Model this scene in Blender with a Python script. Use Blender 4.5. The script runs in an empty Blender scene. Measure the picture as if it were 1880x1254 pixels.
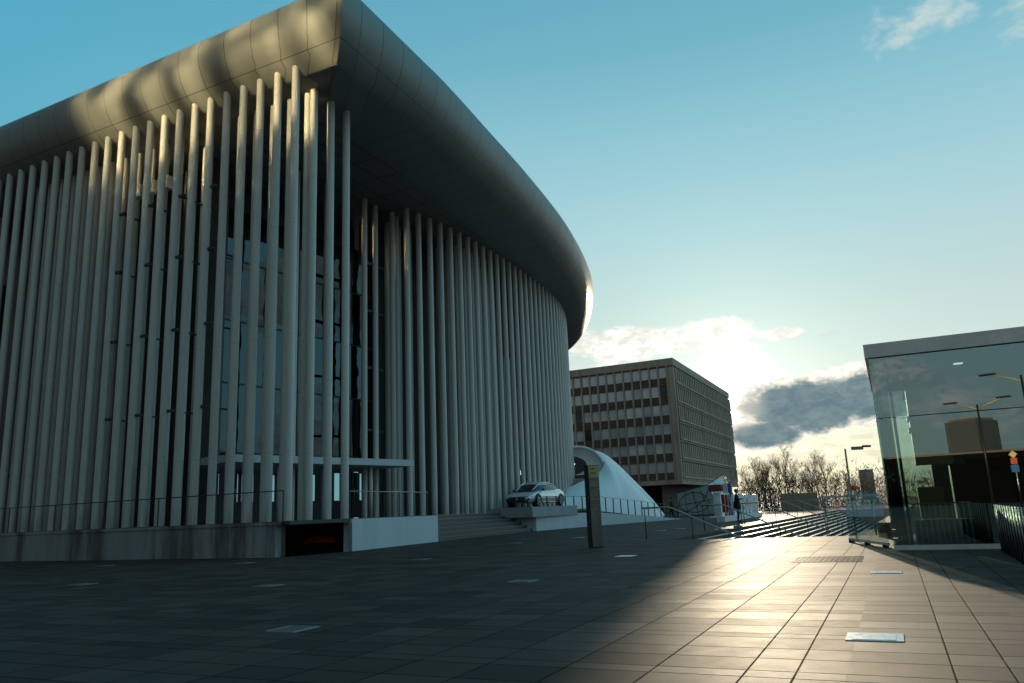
import bpy, bmesh, math, random
from mathutils import Vector, Matrix, noise as mnoise
random.seed(7)
PI = math.pi
sc = bpy.context.scene
COL = sc.collection
V = Vector

# ------------------------------------------------------------------ node helpers
class NT:
    def __init__(s, tree):
        s.t = tree; s.n = tree.nodes; s.l = tree.links
    def put(s, sock, v):
        if v is None: return
        if isinstance(v, bpy.types.NodeSocket): s.l.new(v, sock)
        elif isinstance(v, (tuple, list)) and len(v) == 3 and sock.type == 'RGBA': sock.default_value = (*v, 1)
        else: sock.default_value = v
    def math(s, op, a, b=None, c=None, clamp=False):
        n = s.n.new('ShaderNodeMath'); n.operation = op; n.use_clamp = clamp
        for i, v in enumerate((a, b, c)): s.put(n.inputs[i], v)
        return n.outputs[0]
    def vmath(s, op, a, b=None):
        n = s.n.new('ShaderNodeVectorMath'); n.operation = op
        s.put(n.inputs[0], a)
        if b is not None: s.put(n.inputs[1], b)
        return n.outputs['Value'] if op in ('DOT_PRODUCT', 'LENGTH') else n.outputs[0]
    def mix(s, f, a, b, blend='MIX'):
        n = s.n.new('ShaderNodeMix'); n.data_type = 'RGBA'; n.blend_type = blend
        s.put(n.inputs[0], f); s.put(n.inputs[6], a); s.put(n.inputs[7], b)
        return n.outputs[2]
    def smooth(s, x, lo, hi, a=0., b=1., kind='SMOOTHSTEP'):
        n = s.n.new('ShaderNodeMapRange'); n.interpolation_type = kind
        for i, v in enumerate((x, lo, hi, a, b)): s.put(n.inputs[i], v)
        return n.outputs[0]
    def noise(s, vec, scale, detail=4, rough=.55, dim='3D', dist=0.):
        n = s.n.new('ShaderNodeTexNoise'); n.noise_dimensions = dim
        if vec is not None: s.l.new(vec, n.inputs['Vector'])
        n.inputs['Scale'].default_value = scale; n.inputs['Detail'].default_value = detail
        n.inputs['Roughness'].default_value = rough; n.inputs['Distortion'].default_value = dist
        return n.outputs['Fac']
    def xyz(s, x, y=0., z=0.):
        n = s.n.new('ShaderNodeCombineXYZ')
        for i, v in enumerate((x, y, z)): s.put(n.inputs[i], v)
        return n.outputs[0]
    def sep(s, v):
        n = s.n.new('ShaderNodeSeparateXYZ'); s.l.new(v, n.inputs[0]); return n.outputs
    def ramp(s, f, stops, interp='LINEAR'):
        n = s.n.new('ShaderNodeValToRGB'); s.put(n.inputs[0], f); r = n.color_ramp; r.interpolation = interp
        while len(r.elements) < len(stops): r.elements.new(.5)
        for e, (p, c) in zip(r.elements, stops): e.position = p; e.color = (*c, 1) if len(c) == 3 else c
        return n.outputs[0]
    def bump(s, h, dist=.01, strength=.5):
        n = s.n.new('ShaderNodeBump'); n.inputs['Distance'].default_value = dist; n.inputs['Strength'].default_value = strength
        s.l.new(h, n.inputs['Height']); return n.outputs[0]
    def geo(s): return s.n.new('ShaderNodeNewGeometry')
    def tc(s): return s.n.new('ShaderNodeTexCoord')

def new_mat(name):
    m = bpy.data.materials.new(name); m.use_nodes = True
    nt = NT(m.node_tree); bs = m.node_tree.nodes['Principled BSDF']
    return m, nt, bs

MATS = {}
def pm(name, col, rough=.5, metal=0., spec=.5, var=.15, vscale=3., bump=0., streak=False, stain=None, coat=0.):
    """procedural principled material with mottled colour and roughness"""
    m, nt, bs = new_mat(name)
    pos = nt.geo().outputs['Position']
    if streak:
        x, y, z = nt.sep(pos)
        pos2 = nt.xyz(x, y, nt.math('MULTIPLY', z, .12))
    else: pos2 = pos
    n1 = nt.noise(pos2, vscale, 5, .6); n2 = nt.noise(pos, vscale * 9, 3, .6)
    f = nt.math('ADD', nt.math('MULTIPLY', n1, .7), nt.math('MULTIPLY', n2, .3))
    f = nt.smooth(f, .3, .7, 1 - var, 1 + var, 'LINEAR')
    c = nt.mix(1., col, nt.xyz(f, f, f), 'MULTIPLY')
    if stain:
        st = nt.smooth(nt.noise(pos2, stain[1], 5, .65), stain[2], stain[2] + .18)
        c = nt.mix(nt.math('MULTIPLY', st, stain[3]), c, stain[0])
    nt.put(bs.inputs['Base Color'], c)
    nt.put(bs.inputs['Roughness'], nt.smooth(n1, .3, .7, max(rough - .07, .02), rough + .07, 'LINEAR'))
    bs.inputs['Metallic'].default_value = metal
    bs.inputs['Specular IOR Level'].default_value = spec
    bs.inputs['Coat Weight'].default_value = coat
    bs.inputs['Coat Roughness'].default_value = .05
    if bump: nt.put(bs.inputs['Normal'], nt.bump(n2, bump, .6))
    MATS[name] = m
    return m

def glass_mat(name, tint, refl=1., rough=.0, base=.06, wav=0.):
    m = bpy.data.materials.new(name); m.use_nodes = True
    nt = NT(m.node_tree); nt.n.clear()
    out = nt.n.new('ShaderNodeOutputMaterial'); mx = nt.n.new('ShaderNodeMixShader')
    tr = nt.n.new('ShaderNodeBsdfTransparent'); tr.inputs[0].default_value = (*tint, 1)
    gl = nt.n.new('ShaderNodeBsdfGlossy'); gl.inputs['Roughness'].default_value = rough
    gl.inputs[0].default_value = (refl * .93, refl, refl * .98, 1)
    lw = nt.n.new('ShaderNodeLayerWeight'); lw.inputs[0].default_value = .5
    fr = nt.math('ADD', .04, nt.math('MULTIPLY', nt.math('POWER', lw.outputs['Facing'], 5.), .96))
    if wav:
        bmp = nt.bump(nt.noise(nt.geo().outputs['Position'], .6, 2, .5), wav, 1.)
        nt.l.new(bmp, gl.inputs['Normal'])
    f = nt.math('ADD', nt.math('MULTIPLY', fr, 1.4), base, clamp=True)
    nt.l.new(f, mx.inputs[0]); nt.l.new(tr.outputs[0], mx.inputs[1]); nt.l.new(gl.outputs[0], mx.inputs[2])
    nt.l.new(mx.outputs[0], out.inputs[0])
    MATS[name] = m
    return m

def emit_mat(name, col, s):
    m = bpy.data.materials.new(name); m.use_nodes = True
    nt = NT(m.node_tree); nt.n.clear()
    out = nt.n.new('ShaderNodeOutputMaterial'); e = nt.n.new('ShaderNodeEmission')
    e.inputs[0].default_value = (*col, 1); e.inputs[1].default_value = s
    nt.l.new(e.outputs[0], out.inputs[0]); MATS[name] = m
    return m

# ------------------------------------------------------------------ mesh helpers
class MB:
    def __init__(s): s.b = bmesh.new()
    def quadbox(s, o, ax, ay, az):
        """box with corner o and edge vectors ax ay az"""
        o, ax, ay, az = V(o), V(ax), V(ay), V(az)
        v = [s.b.verts.new(o + ax * i + ay * j + az * k) for k in (0, 1) for j in (0, 1) for i in (0, 1)]
        fs = ((0, 2, 3, 1), (4, 5, 7, 6), (0, 1, 5, 4), (2, 6, 7, 3), (0, 4, 6, 2), (1, 3, 7, 5))
        flip = ax.cross(ay).dot(az) < 0
        for f in fs:
            q = [v[i] for i in f]
            if flip: q.reverse()
            s.b.faces.new(q)
        return s
    def box(s, c, size, rz=0., bev=0.):
        c = V(c); r = Matrix.Rotation(rz, 3, 'Z'); h = [x / 2 for x in size]
        ax, ay, az = r @ V((size[0], 0, 0)), r @ V((0, size[1], 0)), V((0, 0, size[2]))
        if bev:
            t = bmesh.new(); bmesh.ops.create_cube(t, size=1.)
            bmesh.ops.scale(t, vec=size, verts=t.verts)
            bmesh.ops.bevel(t, geom=t.edges, offset=bev, segments=2, affect='EDGES', profile=.5)
            for v in t.verts: v.co = r @ v.co + c
            me = bpy.data.meshes.new('t'); t.to_mesh(me); t.free(); s.b.from_mesh(me); bpy.data.meshes.remove(me)
            return s
        return s.quadbox(c - ax / 2 - ay / 2 - az / 2, ax, ay, az)
    def tube(s, pts, rad, n=8, cap=True):
        pts = [V(p) for p in pts]
        if not isinstance(rad, (list, tuple)): rad = [rad] * len(pts)
        rings = []
        up = None
        for i, p in enumerate(pts):
            d = (pts[min(i + 1, len(pts) - 1)] - pts[max(i - 1, 0)]).normalized()
            if up is None:
                up = V((0, 0, 1)) if abs(d.z) < .9 else V((1, 0, 0))
            a = d.cross(up)
            if a.length < 1e-4: a = d.cross(V((0, 1, 0)))
            a.normalize(); b = a.cross(d).normalized(); up = b
            rings.append([s.b.verts.new(p + (a * math.cos(2 * PI * k / n) + b * math.sin(2 * PI * k / n)) * rad[i]) for k in range(n)])
        for r0, r1 in zip(rings, rings[1:]):
            for k in range(n):
                f = s.b.faces.new((r0[k], r0[(k + 1) % n], r1[(k + 1) % n], r1[k])); f.smooth = True
        if cap:
            s.b.faces.new(rings[0][::-1]); s.b.faces.new(rings[-1])
        return s
    def poly(s, pts):
        return s.b.faces.new([s.b.verts.new(V(p)) for p in pts])
    def prism(s, pts, z0, z1):
        n = len(pts)
        a = [s.b.verts.new((p[0], p[1], z0)) for p in pts]; b = [s.b.verts.new((p[0], p[1], z1)) for p in pts]
        s.b.faces.new(a[::-1]); s.b.faces.new(b)
        for i in range(n): s.b.faces.new((a[i], a[(i + 1) % n], b[(i + 1) % n], b[i]))
        return s
    def grid(s, rows, smooth=True, close=False):
        vs = [[s.b.verts.new(V(p)) for p in r] for r in rows]
        for r0, r1 in zip(vs, vs[1:]):
            m = len(r0)
            for k in range(m if close else m - 1):
                f = s.b.faces.new((r0[k], r0[(k + 1) % m], r1[(k + 1) % m], r1[k])); f.smooth = smooth
        return vs
    def ball(s, c, r, seg=12):
        t = bmesh.new(); bmesh.ops.create_uvsphere(t, u_segments=seg, v_segments=seg // 2 + 2, radius=1.)
        rr = V(r) if not isinstance(r, (int, float)) else V((r, r, r))
        for v in t.verts: v.co = V((v.co.x * rr.x, v.co.y * rr.y, v.co.z * rr.z)) + V(c)
        for f in t.faces: f.smooth = True
        me = bpy.data.meshes.new('t'); t.to_mesh(me); t.free(); s.b.from_mesh(me); bpy.data.meshes.remove(me)
        return s
    def lathe(s, c, axis, prof, n=20):
        """prof: list of (radius, along axis)"""
        c = V(c); ax = V(axis).normalized(); u = ax.orthogonal().normalized(); w = ax.cross(u)
        rows = [[c + ax * h + (u * math.cos(2 * PI * k / n) + w * math.sin(2 * PI * k / n)) * r for k in range(n)] for r, h in prof]
        s.grid(rows, True, True); return s

def obj(name, mb, mat, parent=None, loc=None, kind=None):
    """link a mesh built in world coordinates as ONE object whose origin sits at loc (or its parent's origin)"""
    b = mb.b if isinstance(mb, MB) else mb
    base = world_loc(parent) if parent is not None else V(loc or (0, 0, 0))
    bmesh.ops.recalc_face_normals(b, faces=b.faces) if not getattr(mb, 'keep', False) else None
    for v in b.verts: v.co -= base
    me = bpy.data.meshes.new(name); b.to_mesh(me); b.free()
    mats = mat if isinstance(mat, (list, tuple)) else [mat]
    for m in mats: me.materials.append(MATS[m] if isinstance(m, str) else m)
    o = bpy.data.objects.new(name, me); COL.objects.link(o)
    if parent is not None: o.parent = parent
    else: o.location = base
    if kind: o['kind'] = kind
    return o
def world_loc(o):
    p = V((0, 0, 0))
    while o is not None: p += o.location; o = o.parent
    return p
def tag(o, label=None, cat=None, group=None, kind=None):
    if label: o['label'] = label
    if cat: o['category'] = cat
    if group: o['group'] = group
    if kind: o['kind'] = kind
    return o
def thing(name, label, cat, loc=(0, 0, 0), group=None):
    o = bpy.data.objects.new(name, None); COL.objects.link(o); o.location = loc
    o.empty_display_size = .3
    return tag(o, label, cat, group)
def kids(o): return [c for c in bpy.data.objects if c.parent == o]
def dup(o, parent=None):
    c = o.copy(); COL.objects.link(c)
    if parent is not None: c.parent = parent
    for k in kids(o): dup(k, c)
    return c

# grid of the square: u runs right, v runs away from the viewer
E1 = V((.425, .905, 0)).normalized(); E2 = V((.905, -.425, 0)).normalized()
def cr(pts, n):
    """catmull-rom through points, n samples per span"""
    pts = [V(p) for p in pts]; out = []
    for i in range(len(pts) - 1):
        p0, p1, p2, p3 = pts[max(i - 1, 0)], pts[i], pts[i + 1], pts[min(i + 2, len(pts) - 1)]
        for k in range(n):
            t = k / n
            out.append(.5 * ((2 * p1) + (p2 - p0) * t + (2 * p0 - 5 * p1 + 4 * p2 - p3) * t * t + (3 * p1 - p0 - 3 * p2 + p3) * t ** 3))
    out.append(pts[-1]); return out
def resample(pts, step, start=0.):
    out = []; acc = -start
    for a, b in zip(pts, pts[1:]):
        L = (b - a).length
        while acc <= L:
            if acc >= 0: out.append(a + (b - a) * (acc / L))
            acc += step
        acc -= L
    return out
def offset(pts, d):
    """offset an open polyline to its left by d with mitres"""
    out = []
    for i, p in enumerate(pts):
        a = (p - pts[i - 1]).normalized() if i else None
        b = (pts[i + 1] - p).normalized() if i < len(pts) - 1 else None
        a = a or b; b = b or a
        na, nb = V((-a.y, a.x, 0)), V((-b.y, b.x, 0)); m = (na + nb).normalized()
        out.append(p + m * (d / max(m.dot(na), .3)))
    return out

# ------------------------------------------------------------------ camera
cam = bpy.data.cameras.new('camera'); co = bpy.data.objects.new('camera', cam); COL.objects.link(co); sc.camera = co
R = Matrix(((0.9991364986, 0.0415482504, 0.), (0.0088472736, -0.2127558649, -0.9770653344), (-0.0405953552, 0.9762216371, -0.2129397387)))
co.matrix_world = Matrix.Translation((0, 0, 1.15)) @ R.to_4x4()
cam.sensor_width = 36; cam.lens = 1432 / 1880 * 36; cam.clip_start = .1; cam.clip_end = 4000

# ------------------------------------------------------------------ world: hazy evening sky with clouds, low sun
SUN_AZ, SUN_EL = 15.71, 7.0
def build_world():
    w = bpy.data.worlds.new('World'); sc.world = w; w.use_nodes = True
    nt = NT(w.node_tree); nt.n.clear()
    out = nt.n.new('ShaderNodeOutputWorld'); bg = nt.n.new('ShaderNodeBackground')
    d = nt.tc().outputs['Generated']
    x, y, z = nt.sep(d)
    deg = 57.29578
    az = nt.math('MULTIPLY', nt.math('ARCTAN2', x, y), deg)
    el = nt.math('MULTIPLY', nt.math('ARCSINE', z), deg)
    a, e = math.radians(SUN_AZ), math.radians(SUN_EL)
    sd = (math.sin(a) * math.cos(e), math.cos(a) * math.cos(e), math.sin(e))
    g = nt.math('MULTIPLY', nt.math('ARCCOSINE', nt.math('MINIMUM', nt.vmath('DOT_PRODUCT', d, sd), 1.)), deg)
    sky = nt.n.new('ShaderNodeTexSky'); sky.sky_type = 'NISHITA'; sky.sun_disc = False
    sky.sun_elevation = e; sky.sun_rotation = a; sky.air_density = 1.; sky.dust_density = 1.5; sky.ozone_density = 1.5
    nish = nt.mix(1., sky.outputs[0], (.055, .1, .1), 'MULTIPLY')
    # graded clear sky by height, cooler away from the sun
    ce = nt.ramp(nt.math('DIVIDE', el, 60.), [(0., (.86, .80, .62)), (.08, (.76, .78, .70)), (.15, (.64, .74, .73)), (.23, (.54, .70, .71)), (.33, (.41, .665, .725)), (.43, (.29, .58, .68)), (.53, (.18, .475, .60)), (.72, (.095, .36, .5)), (1., (.06, .26, .40))])
    cool = nt.ramp(nt.math('DIVIDE', el, 60.), [(0., (.22, .42, .48)), (.25, (.14, .45, .57)), (.5, (.10, .43, .60)), (1., (.06, .26, .42))])
    clear = nt.mix(nt.smooth(g, 24., 58.), ce, cool)
    clear = nt.mix(nt.smooth(g, 62., 100.), clear, nt.ramp(nt.math('DIVIDE', el, 60.), [(0., (.24, .27, .265)), (.2, (.18, .31, .35)), (.5, (.12, .29, .38)), (1., (.16, .27, .34))]))
    lft = nt.smooth(nt.math('ABSOLUTE', nt.math('SUBTRACT', az, -105.)), 54., 30.)
    clear = nt.mix(nt.math('MULTIPLY', lft, .7), clear, (.085, .085, .08))
    rgt = nt.math('ADD', 1., nt.math('MULTIPLY', nt.math('MULTIPLY', nt.smooth(nt.math('ABSOLUTE', nt.math('SUBTRACT', az, 98.)), 62., 30.), nt.smooth(el, 75., 40.)), .75))
    clear = nt.mix(1., clear, nt.xyz(rgt, rgt, rgt), 'MULTIPLY')
    clear = nt.mix(.08, clear, nish)
    # aureole
    def gauss(s_, k): return nt.math('MULTIPLY', nt.math('EXPONENT', nt.math('MULTIPLY', g, -1. / s_)), k)
    aur = nt.math('ADD', gauss(4., .45), gauss(1.0, 2.2))
    aurc = nt.mix(1., (1., .95, .84), nt.xyz(aur, aur, aur), 'MULTIPLY')
    # clouds in azimuth / elevation
    p = nt.xyz(az, nt.math('MULTIPLY', el, 1.7), 3.3)
    n1 = nt.noise(p, .34, 7, .62, dist=.35); n2 = nt.noise(nt.vmath('ADD', p, (40, 9, 2)), .85, 6, .62)
    n3 = nt.noise(nt.xyz(nt.math('MULTIPLY', az, .32), nt.math('MULTIPLY', el, 1.9), 8.), .75, 6, .6)
    nn = nt.math('ADD', nt.math('MULTIPLY', n1, .65), nt.math('MULTIPLY', n2, .35))
    def blob(a0, e0, ra, re, tilt=0., k=2.7, lo=.02, hi=.62, nz=nn):
        da = nt.math('SUBTRACT', az, a0); de = nt.math('SUBTRACT', nt.math('SUBTRACT', el, e0), nt.math('MULTIPLY', da, tilt))
        r2 = nt.math('ADD', nt.math('POWER', nt.math('ABSOLUTE', nt.math('DIVIDE', da, ra)), 2.), nt.math('POWER', nt.math('ABSOLUTE', nt.math('DIVIDE', de, re)), 2.))
        v = nt.math('ADD', nt.math('SUBTRACT', 1., r2), nt.math('MULTIPLY', nt.math('SUBTRACT', nz, .5), k * 2))
        return nt.smooth(v, lo, hi), v
    def mx(l):
        r = l[0]
        for q in l[1:]: r = nt.math('MAXIMUM', r, q)
        return r
    bright = [blob(9.0, 11.6, 6.2, 1.5, -.02)[0], blob(14.0, 11.7, 4.4, 1.4, k=1.8)[0], blob(16.0, 9.2, 3.4, 2.3, k=1.4)[0],
              blob(7.0, 9.2, 7., 1.3, k=1.9)[0], blob(19.2, 11.4, 1.8, .5, k=1.6)[0], blob(24.5, 8.3, 4.6, .75, .02, k=1.8)[0]]
    wisp = [blob(31.2, 29.6, 4.1, 1.9, k=2.9, lo=.1, hi=1.7)[0], blob(37.4, 28.5, 2.6, 2.2, k=2.9, lo=.1, hi=1.8)[0], blob(22.6, 11.0, 1., .25, k=1.6, hi=1.)[0]]
    streak = nt.math('MULTIPLY', nt.smooth(n3, .42, .62), nt.math('MULTIPLY', nt.smooth(el, 6.2, 3.), nt.smooth(nt.math('ABSOLUTE', nt.math('SUBTRACT', az, 20.)), 34., 8.)))
    dk1, v1 = blob(20.6, 6.3, 5.2, 2.2, k=1.3, hi=.25)
    dk2, v2 = blob(17.4, 4.5, 3.3, 1.15, k=1.1, hi=.25)
    dk3, v3 = blob(25.2, 6.5, 3.8, 2.3, k=1.2, hi=.25)
    dk = mx([dk1, dk2, dk3]); vv = mx([v1, v2, v3])
    # clouds all round the sky so that glass has something to mirror
    far = nt.math('MULTIPLY', nt.smooth(nt.noise(nt.xyz(nt.math('MULTIPLY', az, .5), el, 1.), .16, 6, .6), .46, .60), nt.math('MULTIPLY', nt.smooth(nt.math('ABSOLUTE', nt.math('SUBTRACT', az, 0.)), 48., 70.), nt.smooth(el, 34., 16.)))
    shade = nt.smooth(n2, .35, .62)
    cb = nt.mix(shade, (1.25, 1.2, 1.08), (.80, .80, .73))
    c = nt.mix(nt.math('MULTIPLY', far, .85), clear, nt.mix(nt.smooth(n2, .4, .6), (.42, .40, .40), (.20, .26, .30)))
    c = nt.mix(nt.math('MULTIPLY', mx(wisp), .72), c, (.66, .74, .70))
    c = nt.mix(nt.math('MULTIPLY', mx(bright), .95), c, cb)
    c = nt.mix(streak, c, nt.mix(shade, (1.08, .93, .68), (.78, .70, .54)))
    c = nt.mix(1., c, aurc, 'ADD')
    core = nt.mix(nt.smooth(n2, .35, .65), (.14, .22, .25), (.22, .30, .32))
    warm = nt.mix(nt.smooth(g, 2.8, .8), core, (.55, .56, .50))
    rim = nt.mix(nt.smooth(vv, .12, .62), (1.05, 1., .86), warm)
    c = nt.mix(dk, c, rim)
    disc = nt.math('MULTIPLY', nt.smooth(g, .50, .34), 6.)
    c = nt.mix(1., c, nt.mix(1., (1., .93, .78), nt.xyz(disc, disc, disc), 'MULTIPLY'), 'ADD')
    low = nt.smooth(el, -.5, .2)
    c = nt.mix(low, (.05, .05, .05), c)
    nt.l.new(c, bg.inputs[0]); bg.inputs[1].default_value = 1.
    nt.l.new(bg.outputs[0], out.inputs[0])
    w.cycles.sampling_method = 'MANUAL'; w.cycles.sample_map_resolution = 1024
build_world()
sun = bpy.data.lights.new('sun', 'SUN'); sun.energy = 4.8; sun.angle = math.radians(.55); sun.color = (1., .82, .57)
so = bpy.data.objects.new('sun', sun); COL.objects.link(so)
a, e = math.radians(SUN_AZ), math.radians(SUN_EL)
so.rotation_euler = V((math.sin(a) * math.cos(e), math.cos(a) * math.cos(e), math.sin(e))).to_track_quat('Z', 'Y').to_euler()
so.location = (60, 200, 60)
sc.view_settings.view_transform = 'Standard'; sc.view_settings.look = 'None'; sc.view_settings.exposure = 0.; sc.view_settings.gamma = 1.
cy = sc.cycles
cy.use_denoising = True; cy.max_bounces = 8; cy.diffuse_bounces = 3; cy.glossy_bounces = 4; cy.transparent_max_bounces = 24
cy.sample_clamp_indirect = 0.; cy.use_guiding = True; cy.guiding_training_samples = 48; cy.use_surface_guiding = True; cy.caustics_reflective = True; cy.caustics_refractive = False; cy.blur_glossy = 0.

# ------------------------------------------------------------------ materials
pm('column_paint', (.53, .51, .46), .42, var=.10, vscale=1.6, streak=True)
def column_details():
    m = MATS['column_paint']; nt = NT(m.node_tree); bs = m.node_tree.nodes['Principled BSDF']
    pos = nt.geo().outputs['Position']; x, y, z = nt.sep(pos)
    src = bs.inputs['Base Color'].links[0].from_socket
    f = nt.math('FRACT', nt.math('DIVIDE', nt.math('SUBTRACT', z, 1.4), 4.15)); jn = nt.smooth(nt.math('ABSOLUTE', nt.math('SUBTRACT', f, .5)), .0008, .0032)
    c = nt.mix(nt.math('MULTIPLY', nt.math('SUBTRACT', 1., jn), .45), src, (.12, .11, .10))
    n = nt.noise(nt.xyz(nt.math('MULTIPLY', x, 6.), nt.math('MULTIPLY', y, 6.), nt.math('MULTIPLY', z, .5)), 1., 4, .6)
    gr = nt.math('MULTIPLY', nt.smooth(z, 2.2, 1.2), nt.smooth(n, .35, .65))
    c = nt.mix(nt.math('MULTIPLY', gr, .5), c, (.16, .15, .13))
    st = nt.math('MULTIPLY', nt.smooth(n, .54, .72), .22)
    nt.put(bs.inputs['Base Color'], nt.mix(st, c, (.22, .21, .18)))
column_details()
pm('concrete', (.30, .32, .33), .75, var=.22, vscale=1.4, bump=.004, streak=True)
pm('stained_concrete', (.27, .28, .27), .8, var=.3, vscale=1.6, bump=.004, streak=True, stain=((.06, .05, .035), .9, .46, .8))
pm('pale_concrete', (.52, .56, .58), .7, var=.1, vscale=1.2, bump=.003, streak=True)
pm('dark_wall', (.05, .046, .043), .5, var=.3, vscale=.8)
pm('dark_metal', (.035, .035, .035), .4, metal=.6, var=.2, vscale=6)
pm('steel', (.42, .40, .37), .32, metal=.9, var=.12, vscale=8)
pm('black_steel', (.02, .021, .022), .45, metal=.3, var=.2, vscale=6)
pm('canopy_white', (.52, .54, .54), .5, var=.08, vscale=2)
pm('stone_step', (.075, .073, .072), .6, var=.35, vscale=3, bump=.003)
pm('stone_basin', (.07, .06, .05), .85, spec=.2, var=.25, vscale=3, bump=.003)
pm('office_concrete', (.50, .37, .275), .8, var=.2, vscale=.8, bump=.01, streak=True, stain=((.12, .09, .07), .5, .5, .5))
pm('office_dark', (.14, .092, .065), .8, var=.35, vscale=.7)
pm('white_sheet', (.78, .83, .84), .33, var=.05, vscale=1.2)
pm('plate_white', (.84, .84, .82), .3, spec=.9, var=.03, vscale=12)
pm('plate_steel', (.13, .14, .145), .4, metal=.4, var=.25, vscale=9)
pm('plate_rim', (.42, .44, .45), .35, metal=.5, var=.1, vscale=9)
pm('pylon_brown', (.19, .155, .125), .5, metal=.2, var=.3, vscale=2.5, streak=True)
pm('pylon_gold', (.50, .37, .16), .45, metal=.2, var=.2, vscale=6)
pm('pylon_text', (.16, .12, .06), .5, var=.1)
pm('tyre', (.012, .012, .013), .7, var=.2, vscale=20)
pm('alloy', (.42, .43, .44), .3, metal=.9, var=.1)
pm('car_silver', (.66, .70, .72), .22, metal=.3, var=.03, coat=.6)
pm('car_red', (.8, .06, .03), .25, metal=.0, var=.04, coat=.5)
pm('car_black', (.012, .012, .013), .2, var=.1)
pm('lamp_glass', (.55, .6, .62), .1, var=.05)
pm('bark', (.22, .12, .06), .9, var=.35, vscale=5)
pm('twig', (.30, .15, .065), .9, var=.3, vscale=3)
pm('thicket_brown', (.16, .09, .05), .95, var=.4, vscale=1.2)
def see_through(name, col, k):
    m = MATS[name]; nt = NT(m.node_tree); out = [n for n in nt.n if n.type == 'OUTPUT_MATERIAL'][0]; bs = m.node_tree.nodes['Principled BSDF']
    tl = nt.n.new('ShaderNodeBsdfTranslucent'); tl.inputs[0].default_value = (*col, 1); mx = nt.n.new('ShaderNodeMixShader'); mx.inputs[0].default_value = k
    nt.l.new(bs.outputs[0], mx.inputs[1]); nt.l.new(tl.outputs[0], mx.inputs[2]); nt.l.new(mx.outputs[0], out.inputs[0])
see_through('twig', (.40, .19, .07), .4); see_through('thicket_brown', (.15, .08, .04), .3)
pm('letter_white', (.66, .68, .68), .4, var=.04)
pm('letter_red', (.24, .02, .018), .4, var=.05)
pm('letter_blue', (.03, .14, .34), .4, var=.05)
pm('cloth_dark', (.016, .014, .014), .85, var=.3, vscale=20)
pm('cloth_jeans', (.02, .024, .035), .85, var=.3, vscale=20)
pm('skin', (.45, .26, .19), .55, var=.06)
pm('hair', (.014, .010, .008), .6, var=.2)
pm('fascia_metal', (.80, .75, .65), .42, metal=.25, var=.22, vscale=1.2)
pm('beige_wall', (.55, .48, .33), .7, var=.15, vscale=1.5, streak=True)
pm('brown_board', (.42, .22, .09), .6, var=.25, vscale=4)
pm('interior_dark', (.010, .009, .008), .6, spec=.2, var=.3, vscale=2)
pm('ceiling_grey', (.05, .085, .10), .6, var=.1)
pm('sign_red', (.6, .10, .03), .5, var=.05)
pm('dark_stone', (.06, .055, .05), .8, var=.2)
pm('sign_yellow', (.75, .55, .2), .5, var=.05)
pm('sign_blue', (.03, .12, .35), .5, var=.05)
pm('far_building', (.004, .004, .004), .95, spec=.0, var=.2, vscale=.4)
pm('far_tower', (.35, .32, .28), .8, var=.15, vscale=.1)
pm('blind', (.30, .33, .34), .25, spec=.9, var=.18, vscale=1.1)
glass_mat('pane', (.86, .93, .91), .95, .0, .02)
glass_mat('box_pane', (.72, .84, .80), 1., .0, .24)
glass_mat('dark_pane', (.05, .06, .06), .34, .02, .16, wav=.02)
glass_mat('bright_pane', (.1, .1, .1), 1., .02, .7)
glass_mat('green_pane', (.45, .58, .55), .95, .02, .4)
emit_mat('lit_lamp', (1., .95, .85), 1.6)
emit_mat('led_red', (1., .05, .08), 1.5)

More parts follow.
